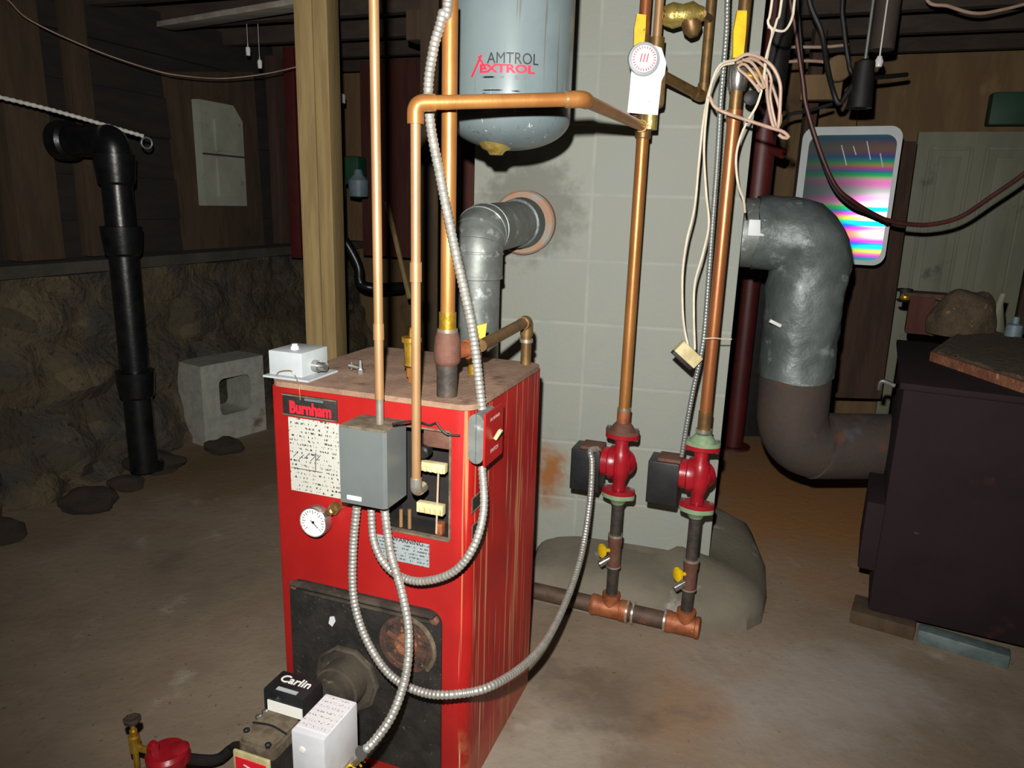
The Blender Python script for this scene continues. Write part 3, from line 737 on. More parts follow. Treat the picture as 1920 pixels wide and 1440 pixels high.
# valve with yellow handle behind it
vq = Y(888, 665, 1.60); vv = thing('yellow_handled_valve', 'yellow handled valve behind the brown union on the boiler top', 'valve', (vq.x, vq.y, .885))
bm = bm_new(); lathe(bm, (vq.x, vq.y, .885), UZ, [(0, .012), (.03, .012), (.03, .018), (.06, .018), (.07, .01), (vq.z-.87, .008)], 12); part('valve_body', bm, 'brass', vv, True)
bm = bm_new(); prism(bm, [(p.x, p.z) for p in (Y(x, y, 1.585) for x, y in ((882, 612), (913, 605), (909, 640), (900, 668), (888, 662)))], (0, 1.585, 0), (1, 0, 0), (0, 0, 1), .01); part('handle', bm, 'yellow', vv, True)
# pipe at the back
bk = Vector((L0 + UX*.452 + UY*.40)); bk.z = .885; e = Vector((bk.x, bk.y, Y(983, 602, bk.y).z)); f_ = G(902, 648, e.z-.004)
bp_ = thing('rear_return_pipe', 'tarnished bronze pipe with elbow at the rear right of the boiler top', 'pipe', bk)
run(bp_, 'pipe', [bk, e, f_], .0125, 'bronze', .02); elbow(bp_, bk, e, f_, .035, .0155, 'bronze')
sleeve(bp_, 'solder_ring', bk.lerp(e, .55), UZ, .008, .016, 'solder')
# relief valve
q = G(772, 716, .885); rv = thing('relief_valve', 'brass relief valve on the boiler top behind the thin copper drop', 'valve', q)
bm = bm_new(); za, zb_, zc_ = az(q, 684, 772)-.885, az(q, 632, 772)-.885, az(q, 614, 772)-.885
lathe(bm, q, UZ, [(0, .008), (.012, .008), (.012, .012), (za-.006, .012), (za-.004, .009)], 8); part('base', bm, 'copper', rv, True)
bm = bm_new(); lathe(bm, q, UZ, [(za, .017), (za+.003, .017), (za+.004, .015), (zb_-.012, .017), (zb_-.01, .0215), (zb_, .0215), (zb_+.001, .006), (zc_, .004)], 12); part('body', bm, 'brass', rv, True)
sleeve(rv, 'black_ring', q+UZ*za, UZ, .006, .0165, 'rubber')

# ------------------------------------------------------------------ circulator pumps and risers
def make_pump(name, label, top, bot, rot, base, grp):
    h = (top-bot)/2; zc = (top+bot)/2
    o = thing(name, label, 'pump', (base.x, base.y, zc), rot, grp)
    def ears(z, t, ex=.05, ey=.034):
        poly = [(ex*math.copysign(abs(math.cos(a))**1.3, math.cos(a)), ey*math.sin(a)) for a in [2*pi*k/28 for k in range(28)]]
        return poly, z, t
    bm = bm_new(); poly, z, t = ears(h-.046, .013); prism(bm, poly, (0, 0, h-.046), (1, 0, 0), (0, 1, 0), .013); prism(bm, poly, (0, 0, -h+.033), (1, 0, 0), (0, 1, 0), .013)
    lathe(bm, (0, 0, 0), (0, 0, 1), [(-h+.04, .02), (-.055, .019), (-.035, .027), (0, .034), (.035, .027), (.055, .019), (h-.04, .02)], 20)
    lathe(bm, (0, -.012, 0), (0, -1, 0), [(-.03, .03), (0, .045), (.014, .042), (.026, .026), (.03, 0)], 24)
    part('volute', bm, 'pumpred', o)
    bm = bm_new(); lathe(bm, (.012, -.004, .0), (1, 0, 0), [(0, .046), (.012, .05), (.02, .05), (.024, .043), (.055, .043)], 24); part('motor', bm, 'pumpred', o)
    bm = bm_new(); box(bm, (.098, -.002, -.024), (.088, .09, .128), None, .004); cb = part('control_box', bm, 'blackplastic', o, label='black plastic control box')
    bm = bm_new(); box(bm, (.085, -.0, .0435), (.066, .07, .012), None, .004); part('dusty_cap', bm, 'brown', cb)
    bm = bm_new(); box(bm, (.1, -.0475, .004), (.034, .002, .004)); lathe(bm, (.135, -.047, -.055), (0, -1, 0), [(0, .004), (.002, .003)], 8); part('box_screw', bm, 'printgrey', cb)
    bm = bm_new(); prism(bm, poly, (0, 0, h-.033), (1, 0, 0), (0, 1, 0), .012); lathe(bm, (0, 0, h-.022), (0, 0, 1), [(0, .036), (.01, .032), (.022, .022)], 20); part('upper_flange', bm, 'green', o, label='pale green flange')
    bm = bm_new(); prism(bm, poly, (0, 0, -h+.02), (1, 0, 0), (0, 1, 0), .013); lathe(bm, (0, 0, -h), (0, 0, 1), [(0, .02), (.012, .026), (.02, .034)], 20); part('lower_flange', bm, 'green', o, label='pale green flange')
    for sx_ in (-1, 1):
        for z0 in (h-.052, -h+.014):
            bm = bm_new(); lathe(bm, (sx_*.041, 0, z0), (0, 0, 1), [(0, .0065), (.005, .0065), (.005, .004), (.034, .004), (.034, .0065), (.039, .0065)], 6); part('bolt', bm, 'chrome', o)
    return o
PR = pi + YAW
pu1 = make_pump('circulator_pump', 'red circulator pump with black box nearer the boiler, brown upper flange', az(A1, 792, 1163), az(A1, 943, 1155), PR, A1, 'circulator pumps')
pu2 = copy_tree(pu1)
pu2['label'] = 'red circulator pump with pale green flanges, farther from the boiler'
pu2.location = (A2.x, A2.y, (az(A2, 808, 1320) + az(A2, 975, 1303))/2)
for ch in pu1.children:
    if ch.name.startswith('upper_flange'):
        ch.data = ch.data.copy(); ch.data.materials[0] = MAT['brown']; del ch['label']

def riser(name, label, A, ztop, zpx):
    """nipples and drain valve between pump and floor pipe"""
    y1, y2, y3 = (az(A, v, 1150) for v in zpx)   # nipple end, valve bottom, tee top
    o = thing(name, label, 'pipe', (A.x, A.y, .075), YAW, 'iron risers under the pumps')
    def L(z): return z - .075
    bm = bm_new(); lathe(bm, (0, 0, L(y1)), UZ, [(0, .0178), (ztop-y1+.002, .0178)], 16); part('upper_nipple', bm, 'iron', o)
    bm = bm_new(); lathe(bm, (0, 0, L(y2)), UZ, [(0, .02), (.006, .022), (.03, .02), (y1-y2-.03, .02), (y1-y2-.02, .0225), (y1-y2, .0225)], 16); v = part('valve_body', bm, 'brown', o)
    bm = bm_new(); lathe(bm, (0, 0, L(y1)-.001), UZ, [(0, .0232), (.006, .0232)], 16); lathe(bm, (0, 0, L(y2)), UZ, [(0, .0225), (.005, .0225)], 16); part('bright_ring', bm, 'solder', v)
    zm = (y1+y2)/2 - .075
    bm = bm_new(); lathe(bm, (-.012, -.012, zm+.006), (-.75, -.66, .1), [(0, .006), (.022, .006), (.022, .02), (.03, .022), (.034, .01)], 9); part('handle', bm, 'yellow', v, label='yellow handle')
    bm = bm_new(); lathe(bm, (-.012, -.01, zm-.022), (-.8, -.5, -.5), [(0, .009), (.016, .009), (.016, .0125), (.036, .0125), (.036, .009), (.03, .006)], 12); part('spout', bm, 'chrome', v)
    bm = bm_new(); lathe(bm, (0, 0, L(y3)), UZ, [(0, .0178), (y2-y3, .0178)], 16); part('lower_nipple', bm, 'iron', o)
    bm = bm_new(); lathe(bm, (0, 0, L(y3)-.001), UZ, [(0, .024), (.006, .024), (.007, .019)], 16); part('solder_ring', bm, 'solder', o)
riser('pump_riser', 'black iron riser with yellow drain handle under the pump nearer the boiler', A1, az(A1, 941, 1155), (1004, 1062, 1122))
riser('pump_riser', 'black iron riser with yellow drain handle under the pump with green flanges', A2, az(A2, 973, 1303), (1046, 1100, 1162))
# floor manifold
md = (A2-A1).normalized(); ML = A1 - md*.36; MR = A2 + md*.035
mf = thing('floor_manifold', 'brown manifold pipe with rusty copper tees lying along the floor', 'pipe', (A1.x, A1.y, 0))
def zz(p): return Vector((p.x, p.y, .036))
bm = bm_new(); cyl(bm, zz(ML), zz(MR), .0265, 18); part('pipe', bm, 'pipebrown', mf, True)
for A_ in (A1, A2):
    end = A_ is A2
    bm = bm_new(); lathe(bm, zz(A_), md, [(-.062, .031), (-.058, .0335), (-.045, .0335), (-.04, .031), (.03, .031), (.032, .0335), (.042, .0335)] + ([(.044, .03)] if end else [(.056, .0335), (.06, .031)]), 20)
    lathe(bm, zz(A_), UZ, [(0, .028), (.042, .026), (.043, .0285), (.052, .0285)], 18); part('tee', bm, 'rustcopper', mf, True)
for s in (-.063, ) : bm = bm_new(); lathe(bm, zz(A2), md, [(s, .0345), (s+.006, .0345)], 20); part('bright_ring', bm, 'solder', mf, True)
for s in (.052, .07): bm = bm_new(); lathe(bm, zz(A1), md, [(s, .035), (s+.006, .035)], 20); part('bright_ring', bm, 'solder', mf, True)
# risers above the pumps
zp1 = az(A1, 794, 1163); pa = thing('return_pipe', 'copper pipe above the pump nearer the boiler, up to the white tag', 'copper pipe', (A1.x, A1.y, zp1), 0)
run(pa, 'pipe', [Vector((A1.x, A1.y, zp1-.002)), P3 - UZ*.01], .0168, 'copper')
sleeve(pa, 'coupling', (A1.x, A1.y, zp1+.02), UZ, .045, .0195, 'rustcopper'); sleeve(pa, 'solder_ring', (A1.x, A1.y, zp1+.044), UZ, .008, .02, 'solder')
bm = bm_new(); lathe(bm, P3 - UZ*.03, UZ, [(0, .019), (.002, .021), (.06, .021), (.062, .019)], 18); lathe(bm, P3, P2-P3, [(0, .016), (.035, .016)], 16); part('tee', bm, 'bronze', pa, True)
zp2 = az(A2, 810, 1322); zc2 = az(A2, 218, 1373)
pb = thing('copper_return_pipe', 'copper pipe above the pump with green flanges, up to the tangled wires', 'copper pipe', (A2.x, A2.y, zp2))
run(pb, 'pipe', [Vector((A2.x, A2.y, zp2-.002)), Vector((A2.x, A2.y, zc2))], .0168, 'copperred')
sleeve(pb, 'adapter', (A2.x, A2.y, zp2+.03), UZ, .06, .019, 'bronze'); sleeve(pb, 'solder_ring', (A2.x, A2.y, zp2+.004), UZ, .01, .023, 'solder')
sleeve(pb, 'coupling', (A2.x, A2.y, zc2), UZ, .03, .0195, 'copperred')
zv = az(A2, 135, 1380)
run(pb, 'upper_pipe', [Vector((A2.x, A2.y, zc2)), Vector((A2.x, A2.y, TOP))], .0158, 'bronze')
def lever(o, d, poly, mat='yellow', nm='handle'):
    bm = bm_new(); prism(bm, [(p.x, p.z) for p in (Y(x, y, d) for x, y in poly)], (0, d, 0), (1, 0, 0), (0, 0, 1), .012); return part(nm, bm, mat, o, True)
bv = thing('drain_valve', 'silver valve with upright yellow handle on the copper pipe among tangled wires', 'valve', (A2.x, A2.y, zv-.05))
bm = bm_new(); lathe(bm, Vector((A2.x, A2.y, zv-.045)), UZ, [(0, .02), (.012, .024), (.03, .027), (.06, .027), (.075, .022), (.09, .02)], 16); part('valve_body', bm, 'chrome', bv, True)
q = Vector((A2.x, A2.y-.0, zv-.01)); bm = bm_new(); lathe(bm, q, UX*.8 - UY*.1, [(.02, .012), (.04, .012), (.04, .019), (.055, .02), (.06, .012)], 12); part('outlet_cap', bm, 'brass', bv, True)
bm = bm_new(); lathe(bm, q-UZ*.055+UX*.03, -UY+UX*.3, [(0, .012), (.03, .018), (.034, .01)], 12); part('black_knob', bm, 'rubber', bv, True)
lever(bv, A2.y-.032, ((1372, 110), (1373, 60), (1380, 22), (1398, 22), (1396, 62), (1391, 110)))
# cluster above the other pipe: lever valve, fill valve with tag and gauge
zt1 = P3.z
fu = thing('upper_copper_pipe', 'paired copper pipes rising behind the white tag beside the grey tank', 'copper pipe', (A1.x, A1.y, zt1+.02))
q1 = Y(1207, 60, A1.y+.03); q2 = Y(1232, 70, A1.y-.01)
run(fu, 'pipe', [Vector((q1.x, q1.y, zt1+.02)), Vector((q1.x, q1.y, TOP))], .0155, 'copperred'); run(fu, 'pipe', [Vector((q2.x, q2.y, zt1)), Vector((q2.x, q2.y, TOP))], .0115, 'copperpale')
sleeve(fu, 'brass_nut', (q2.x, q2.y, az(A1, 88, 1235)), UZ, .04, .02, 'bronze'); sleeve(fu, 'brass_nut', (q2.x-.005, q2.y-.01, az(A1, 226, 1222)), UZ, .05, .02, 'gold')
lv = thing('lever_valve', 'ball valve with upright yellow handle left of the white tag', 'valve', (q1.x, q1.y, az(A1, 110, 1200)))
lever(lv, A1.y-.025, ((1187, 95), (1188, 55), (1193, 28), (1210, 30), (1209, 60), (1206, 95)))
bm = bm_new(); lathe(bm, (q1.x, q1.y, az(A1, 120, 1200)), UZ, [(0, .018), (.01, .022), (.06, .022), (.075, .018)], 14); part('valve_body', bm, 'bronze', lv, True)
gd = A1.y-.06
fv = thing('fill_valve', 'fill valve with round pinkish dial behind the hanging white tag', 'valve', Y(1222, 150, gd+.04))
g0 = Y(1208, 110, gd)
bm = bm_new(); lathe(bm, g0+Vector((0, .03, 0)), (0, -1, 0), [(-.01, .03), (.0, .036), (.022, .041), (.03, .039), (.032, .034), (.029, .033), (.029, 0)], 30); dl = part('dial_case', bm, 'greylt', fv, True)
bm = bm_new(); lathe(bm, g0+Vector((0, .002, 0)), (0, -1, 0), [(0, .033), (.002, .0325)], 30); df = part('dial_face', bm, 'white', dl, True)
bm = bm_new()
for k in range(26):
    an = 2*pi*k/26; cyl(bm, g0+Vector((math.sin(an)*.024, -.001, math.cos(an)*.024)), g0+Vector((math.sin(an)*.03, -.001, math.cos(an)*.03)), .0009, 5)
for k in range(3): cyl(bm, g0+Vector((-.01+.008*k, -.001, -.008)), g0+Vector((-.006+.008*k, -.001, .012)), .0012, 5)
part('dial_marks', bm, 'printred', dl, True)
bm = bm_new(); q = Y(1226, 165, gd+.05); box(bm, q, (.055, .05, .1), None, .012); part('valve_body', bm, 'bronze', fv, True)
wt = bm_new(); prism(wt, [(p.x, p.z) for p in (Y(x, y, gd-.006+.02) for x, y in ((1184, 128), (1205, 92), (1222, 84), (1240, 90), (1249, 118), (1246, 140), (1240, 152), (1233, 216), (1204, 214), (1176, 211), (1181, 165)))], (0, gd+.014, 0), (1, 0, 0), (0, 0, 1), .002)
solo('paper_tag', wt, 'tag', 'bright white card tag hanging below the round dial', 'tag')
# branch to the backflow valve
b0 = Y(1243, 142, A1.y); b1 = Y(1318, 182, A1.y+.1); b2 = Vector((b1.x, b1.y, TOP))
br = thing('branch_pipe', 'elbowed pipe, its shade put into a dark bronze colour, running from the white tag up beside the fill fittings', 'pipe', b1)
run(br, 'pipe', [b0, b1, b2], .0135, 'bronze', .02); elbow(br, b0, b1, b2, .035, .0165, 'bronze')  # shadow over this pipe is put in as the darker bronze colour
q = Y(1280, 28, A1.y+.02); bf = thing('backflow_valve', 'golden cast brass valve at the top edge beside the branch pipe', 'valve', q)
bm = bm_new(); lathe(bm, q-UX*.055, UX, [(0, .018), (.012, .026), (.03, .032), (.055, .026), (.08, .032), (.095, .022), (.11, .016)], 18); part('body', bm, 'gold', bf, True)
bm = bm_new(); lathe(bm, q+UX*.02-UZ*.01, UX*.3-UZ, [(0, .026), (.03, .024), (.045, .012)], 14); part('drain_cup', bm, 'bronze', bf, True)
bm = bm_new(); cyl(bm, q-UX*.05, q2.xy.to_3d()+UZ*q.z, .012, 12); cyl(bm, q+UX*.05, Vector((b1.x, b1.y, q.z+.01)), .011, 12); part('stub', bm, 'bronze', bf, True)

# ------------------------------------------------------------------ expansion tank
TD = 1.70; tcx = Y(955, 200, TD); TR = 110/F*TD*.985
zb = Y(957, 222, TD).z; ztip = Y(940, 282, TD).z
tk = thing('expansion_tank', 'grey painted expansion tank with black and red lettering hanging from above', 'tank', (tcx.x, TD, ztip))
bm = bm_new(); prof = [(0, .0), (.0, .02)] ; hh = zb-ztip
prof = [(hh*(1-math.cos(a)) , TR*math.sin(a)) for a in [pi/2*k/12 for k in range(13)]]
prof += [(hh+.001, TR*1.0), (hh+.5, TR), (hh+.56, TR*.9), (hh+.6, TR*.6), (hh+.62, 0)]
lathe(bm, (0, 0, 0), (0, 0, 1), prof, 56, cap=False); part('shell', bm, 'tank', tk)
bm = bm_new(); lathe(bm, (-.026, -.03, -.012), (0, 0, 1), [(0, .0), (0, .014), (.008, .02), (.012, .03), (.03, .043), (.036, .043)], 20); part('bottom_cap', bm, 'gold', tk, label='shiny gold cap')
bm = bm_new(); lathe(bm, (0, 0, hh+.61), (0, 0, 1), [(0, .02), (TOP-ztip-hh-.61, .02)], 14); part('hanger_nipple', bm, 'bronze', tk)
def wrap(cx_px, cy_px, eps=.0008):
    zc = Y(cx_px, cy_px, TD-TR).z - ztip; a0 = math.asin(max(-1, min(1, (Y(cx_px, cy_px, TD-TR*.95).x - tcx.x)/TR)))
    return lambda x, y, z: ((TR+eps+z)*math.sin(a0+x/TR), -(TR+eps+z)*math.cos(a0+x/TR), zc+y)
part('lettering', text_bm('AMTROL', .030, wrap(962, 110), .0004, sx=.88), 'printblack', tk)
part('lettering', text_bm('EXTROL', .021, wrap(950, 129), .0004, sx=1.45, bold=.0009), 'printred', tk)
def wrapped_bars(bars, cx_px, cy_px, mat, nm):
    fn = wrap(cx_px, cy_px); bm = bm_new()
    for x, y, w, h, sh in bars:
        n = max(1, int(w/.006)); 
        for k in range(n):
            xa, xb = x+w*k/n, x+w*(k+1)/n
            vs = [bm.verts.new(fn(xx + sh*(yy/h-.5 if h else 0), y+yy, zz_)) for zz_ in (0, .0005) for xx, yy in ((xa, 0), (xb, 0), (xb, h), (xa, h))]
            for f in ((0, 1, 2, 3), (4, 5, 6, 7), (0, 1, 5, 4), (1, 2, 6, 5), (2, 3, 7, 6), (3, 0, 4, 7)): bm.faces.new([vs[i] for i in f])
    part(nm, bm, mat, tk)
wrapped_bars([(-.006, -.024, .005, .04, .022), (.008, -.012, .004, .026, -.018)], 896, 117, 'printred', 'red_slash')
wrapped_bars([(-.046, -.004, .03, .003, 0), (-.008, -.004, .008, .004, 0), (.022, -.006, .008, .008, 0), (.04, -.005, .011, .008, 0), (-.046, -.028, .045, .002, 0), (.016, -.029, .02, .002, 0), (-.046, -.034, .012, .002, 0)], 945, 142, 'printgrey', 'fine_print')

# ------------------------------------------------------------------ flexible conduits
def flex(name, label, pts, r, mat='conduit', per=.0085):
    P = smooth_path(to_ceiling(pts), .0018)
    bm = sweep(bm_new(), P, r, 12, lambda s: 1 + .09*math.sin(2*pi*s/per)); return solo(name, bm, mat, label, 'conduit', 'flexible metal conduits')
flex('flexible_conduit', 'metal conduit from the grey control box looping low to the black pump box', [(669, 950, 1.37), (662, 1030, 1.37), (663, 1120, 1.36), (685, 1195, 1.34), (728, 1262, 1.31), (785, 1296, 1.27), (850, 1302, 1.25), (930, 1282, 1.28), (1010, 1220, 1.44), (1058, 1135, 1.65), (1090, 1040, 1.82), (1106, 940, 1.94), (1110, 870, 1.985), (1107, 846, 2.01), (1120, 842, 2.05)], .0085)
flex('flexible_conduit', 'short metal conduit curving from the control box up to the switch box', [(696, 955, 1.38), (700, 1010, 1.37), (716, 1050, 1.35), (745, 1078, 1.33), (790, 1090, 1.30), (850, 1072, 1.27), (889, 1023, 1.265), (907, 955, 1.29), (904, 875, 1.325)], .0078)
flex('flexible_conduit', 'bright metal conduit from the control box down to the white burner box', [(721, 955, 1.35), (732, 1035, 1.32), (752, 1105, 1.29), (766, 1180, 1.26), (762, 1260, 1.22), (738, 1335, 1.17), (703, 1388, 1.13), (671, 1418, 1.115)], .0085)
flex('flexible_conduit', 'long metal conduit from the switch box up past the grey tank', [(904, 768, 1.36), (897, 705, 1.36), (886, 620, 1.36), (868, 535, 1.365), (849, 450, 1.37), (826, 335, 1.375), (808, 240, 1.375), (803, 165, 1.375), (813, 90, 1.38), (829, 30, 1.385), (842, -60, 1.39)], .0088)
flex('flexible_conduit', 'grey metal conduit tied alongside a copper pipe down to the pump with green flanges', [(1278, 856, 1.985), (1287, 800, 1.975), (1300, 730, 1.965), (1313, 672, 1.955), (1321, 620, 1.955), (1328, 530, 1.955), (1336, 420, 1.955), (1345, 300, 1.955), (1352, 180, 1.955), (1362, 60, 1.96), (1368, -60, 1.96)], .0068, 'conduitdk')
bm = bm_new(); a = Y(1323, 635, A2.y-.04); b = Y(1372, 636, A2.y-.03)
tube(bm, [a+Vector((-.006, 0, 0)), Y(1340, 634, A2.y-.05), Y(1350, 635, A2.y-.045), b], .0016, 6, .004); solo('cable_tie', bm, 'wire', 'thin white cable tie around the copper pipe and grey conduit', 'cable tie')
# black cord across the opening
bm = bm_new(); tube(bm, [fl(736, 795, -.084), fl(768, 790, -.05), fl(790, 792, -.02), fl(806, 797, -.01), fl(818, 793, -.01), fl(828, 806, -.008), fl(840, 815, -.006), fl(862, 817, -.004)], .0022, 6, .006); bm.transform(MB_)
solo('sensor_wire', bm, 'rubber', 'short black wire across the red front above the control opening', 'wire')

# ------------------------------------------------------------------ flue pipes
fw_ = cpl(985, 417); fd = -CYD
fb = Y(893, 600, 1.95); fz = Y(893, 432, 1.95).z
fl_ = thing('flue_pipe', 'grey galvanized flue pipe bending from the boiler into the clay collar', 'flue pipe', (fb.x, fb.y, .80))
ctr = fw_ + fd*.06
top = Vector((fb.x, fb.y, fz))
bm = bm_new(); lathe(bm, fw_ - fd*.01, fd, [(0, .1), (.05, .1), (.058, .094), (.058, .066)], 36); part('clay_thimble', bm, 'clay', chim, True)
bm = sweep(bm_new(), [Vector((fb.x, fb.y, z)) for z in (.62, .9, fz-.11)], .061, 32); part('vertical_pipe', bm, 'galv', fl_, True)
pth = bend_path([Vector((fb.x, fb.y, fz-.12)), top, ctr], .13, 4)
L_ = [0]
bm = sweep(bm_new(), pth, .067, 32); part('elbow', bm, 'galv', fl_, True)
bm = bm_new()
for i in range(1, len(pth)-1, 1):
    d = (pth[i+1]-pth[i-1]).normalized(); lathe(bm, pth[i], d, [(-.003, .067), (-.002, .0695), (.002, .0695), (.003, .067)], 32, cap=False)
part('elbow_seams', bm, 'galv', fl_, True)
d = (ctr-top).normalized(); bm = bm_new(); lathe(bm, ctr - d*.07, d, [(0, .069), (.002, .074), (.05, .074), (.06, .078), (.075, .068)], 32); part('foil_collar', bm, 'foil', fl_, True)
bm = bm_new(); lathe(bm, (fb.x, fb.y, fz-.125), UZ, [(0, .062), (.002, .0685), (.01, .0685), (.012, .062)], 32); part('band', bm, 'galv', fl_, True)

p0 = CO + CX*CW + CYD*.2; z0 = Y(1412, 437, p0.y).z; p0.z = z0
vd = p0.y - .05; vt = Y(1524, 440, vd); vt.z = z0; vb = Vector((vt.x, vt.y, Y(1510, 706, vd).z))
fr = thing('stove_pipe', 'large flue pipe in silver foil with rusty elbow, right of the chimney', 'flue pipe', (vt.x, vt.y, .5))
bm = bm_new(); s = (vt-p0).normalized(); lathe(bm, p0 - s*.02, s, [(0, .112), (.09, .112)], 36); part('stub', bm, 'galv', fr, True)
bm = bm_new(); box(bm, p0 + s*.05 - CYD*.112 + UZ*.02, (.05, .006, .05), Matrix.Rotation(CYAW, 3, 'Z'), .002); part('clip', bm, 'white', fr, True)
pth = bend_path([p0 + s*.06, vt, vb], .16, 10); pth = smooth_path(pth, .02)
bm = sweep(bm_new(), pth, .121, 40)
for v in bm.verts:
    q = v.co*9; v.co += Vector((noise.noise(q), noise.noise(q+Vector((5, 0, 0))), noise.noise(q+Vector((0, 7, 0)))))*.012; v.co += Vector((noise.noise(q*2.7), noise.noise(q*2.7+Vector((5, 0, 0))), noise.noise(q*2.7+Vector((0, 7, 0)))))*.006
part('foil_wrap', bm, 'foil', fr, True, 'crumpled silver foil wrap')
e1 = Vector((vt.x+.01, vt.y, Y(1560, 838, vd).z)); e2 = Y(1790, 838, vd+.12)
bm = sweep(bm_new(), smooth_path(bend_path([vb+UZ*.03, e1, e2], .17, 10), .02), .116, 40); part('rusty_elbow', bm, 'rustpipe', fr, True, 'rusty lower elbow')
bm = bm_new(); q = Y(1452, 606, vd-.115); cyl(bm, q+Vector((-.016, 0, .008)), q+Vector((.02, -.004, -.008)), .006, 8); part('damper_handle', bm, 'bulb', fr, True)
# ------------------------------------------------------------------ left side of the basement
pd = 2.80
a, b = Y(553, 20, pd), Y(620, 20, pd); pw = b.x-a.x; pc = Vector(((Y(580, 650, pd).x+Y(631, 650, pd).x)/2, pd+pw/2, 0))
po = thing('wooden_post', 'pale timber post standing on the floor behind the boiler', 'post', pc, -.12)
for k, (dx, w) in enumerate(((-pw*.22, pw*.55), (pw*.275, pw*.44))):
    bm = bm_new(); box(bm, (dx, 0, 1.035), (w-.002, pw*.95, 2.07), None, .003); part('timber', bm, 'post', po)
W_n = UX
def wl(px, py, off=0): return PL(px, py, W0 - UX*(.095 - off), UX)      # on the upper left wall
def wall_board(name, quad, th, mat, label, cat, off=0):
    """board fixed to the upper left wall, outline given as (along wall, height)"""
    pts = [wl(x, y, off) for x, y in quad]; o = sum(pts, Vector())/len(pts)
    poly = [((p-o).dot(UY), p.z-o.z) for p in pts]
    bm = bm_new(); prism(bm, poly, o, UY, UZ, th)
    return bm, o
bm, o = wall_board('', ((302, 135), (345, 480), (492, 470), (470, 135)), .02, '', '', '')
solo('plywood_backboard', bm, 'plydk', 'tan plywood backboard on the dark left wall behind the white electrical panel', 'board')
q4 = [wl(x, y, .025) for x, y in ((359, 184), (373, 385), (447, 386), (440, 203))]; o = sum(q4, Vector())/4
ep = thing('electrical_panel', 'old whitish electrical panel on the plywood board on the left wall', 'electrical panel', o)
o2 = Vector(o)
t0, t1 = min((p-o).dot(UY) for p in q4), max((p-o).dot(UY) for p in q4); h0, h1 = (q4[1].z+q4[2].z)/2-o.z, (q4[0].z+q4[3].z)/2-o.z
bm = bm_new(); prism(bm, [(t0, h0), (t1, h0), (t1, h1-.08), (t1-.07, h1), (t0, h1)], o, UY, UZ, .05); part('enclosure', bm, 'panelbox', ep, True)
for za_, zb2 in ((.02, h1-.09), (h0+.05, -.02)):
    bm = bm_new(); prism(bm, [(t0+.1, za_), (t1-.06, za_), (t1-.06, zb2), (t0+.1, zb2)], o+UX*.05, UY, UZ, .012); part('door', bm, 'panelbox', ep, True)
bm = bm_new(); prism(bm, [(t0, -.006), (t1, -.006), (t1, .004), (t0, .004)], o+UX*.05, UY, UZ, .004); part('seam', bm, 'wooddk', ep, True)
# wall studs
for i, (x, y0, y1, w, lab) in enumerate(((36, 20, 490, .2, 'weathered wide wall post at the far left edge'), (155, 150, 470, .09, 'narrow weathered stud on the left wall behind the black drain pipe'), (520, 140, 480, .12, 'dark wooden stud on the left wall beside the pale timber post'))):
    a = wl(x, 300, .03); bm = bm_new(); box(bm, Vector((a.x, a.y, 1.52)) + UX*.02, (.07 if i else .12, w, 1.12), RY, .004)
    solo('wall_stud', bm, 'wooddk' if i == 2 else 'plydk', lab, 'stud')
# cast iron drain
dp = PL(260, 770, W0 + UX*.42, UX)
dr = thing('drain_pipe', 'black cast iron drain pipe standing against the left stone wall', 'drain pipe', (dp.x, dp.y, 0))
def dz(py, px): return Y(px, py, dp.y).z
t_ = Vector((dp.x, dp.y, dz(300, 205)))
R_ = .058
bm = sweep(bm_new(), [Vector((dp.x, dp.y, z)) for z in (.05, .8, t_.z)], R_, 24); part('pipe', bm, 'ciron', dr, True)
for py, px in ((318, 208), (452, 225), (720, 250)):
    z = dz(py, px); bm = bm_new(); lathe(bm, (dp.x, dp.y, z-.06), UZ, [(0, .06), (.01, .07), (.09, .078), (.12, .08), (.122, .06)], 24); part('hub', bm, 'ciron', dr, True)
e_ = Y(110, 262, dp.y+.1); e_.z = t_.z + .075
bm = sweep(bm_new(), bend_path([t_, Vector((t_.x, t_.y, e_.z)), e_], .1, 8), .064, 24); part('elbow', bm, 'ciron', dr, True)
bm = bm_new(); d = (e_-Vector((t_.x, t_.y, e_.z))).normalized(); lathe(bm, e_-d*.03, d, [(-.05, .066), (-.04, .08), (.02, .08), (.03, .066)], 24); part('cleanout', bm, 'ciron', dr, True)
bm = bm_new(); tube(bm, [Vector((dp.x, dp.y, .12)), Vector((dp.x+.03, dp.y+.06, .05)), Vector((dp.x+.0, dp.y+.2, .04))], .03, 12); part('branch', bm, 'ciron', dr, True)
# concrete block standing on end
c0 = G(386, 838); ub = (G(497, 806)-c0); ub.z = 0; ub.normalize(); vb_ = Vector((-ub.y, ub.x, 0)); zt_ = Y(383, 688, c0.y).z; wb = .38; db = .2
cb_ = thing('concrete_block', 'grey hollow concrete block standing on end near the left stone wall', 'concrete block', c0, math.atan2(ub.y, ub.x))
out = [(0, 0), (wb, 0), (wb, zt_), (0, zt_)]; hole = rrect(.1, .14, .29, zt_-.085, .03, 3)
bm = bm_new()
def face_with_hole(y):
    o_ = [bm.verts.new((x, y, z)) for x, z in out]; h_ = [bm.verts.new((x, y, z)) for x, z in hole]
    es = [bm.edges.new((o_[i], o_[(i+1) % 4])) for i in range(4)] + [bm.edges.new((h_[i], h_[(i+1) % len(h_)])) for i in range(len(h_))]
    bmesh.ops.triangle_fill(bm, use_beauty=True, edges=es); return o_, h_
oa, ha = face_with_hole(0); ob_, hb = face_with_hole(db)
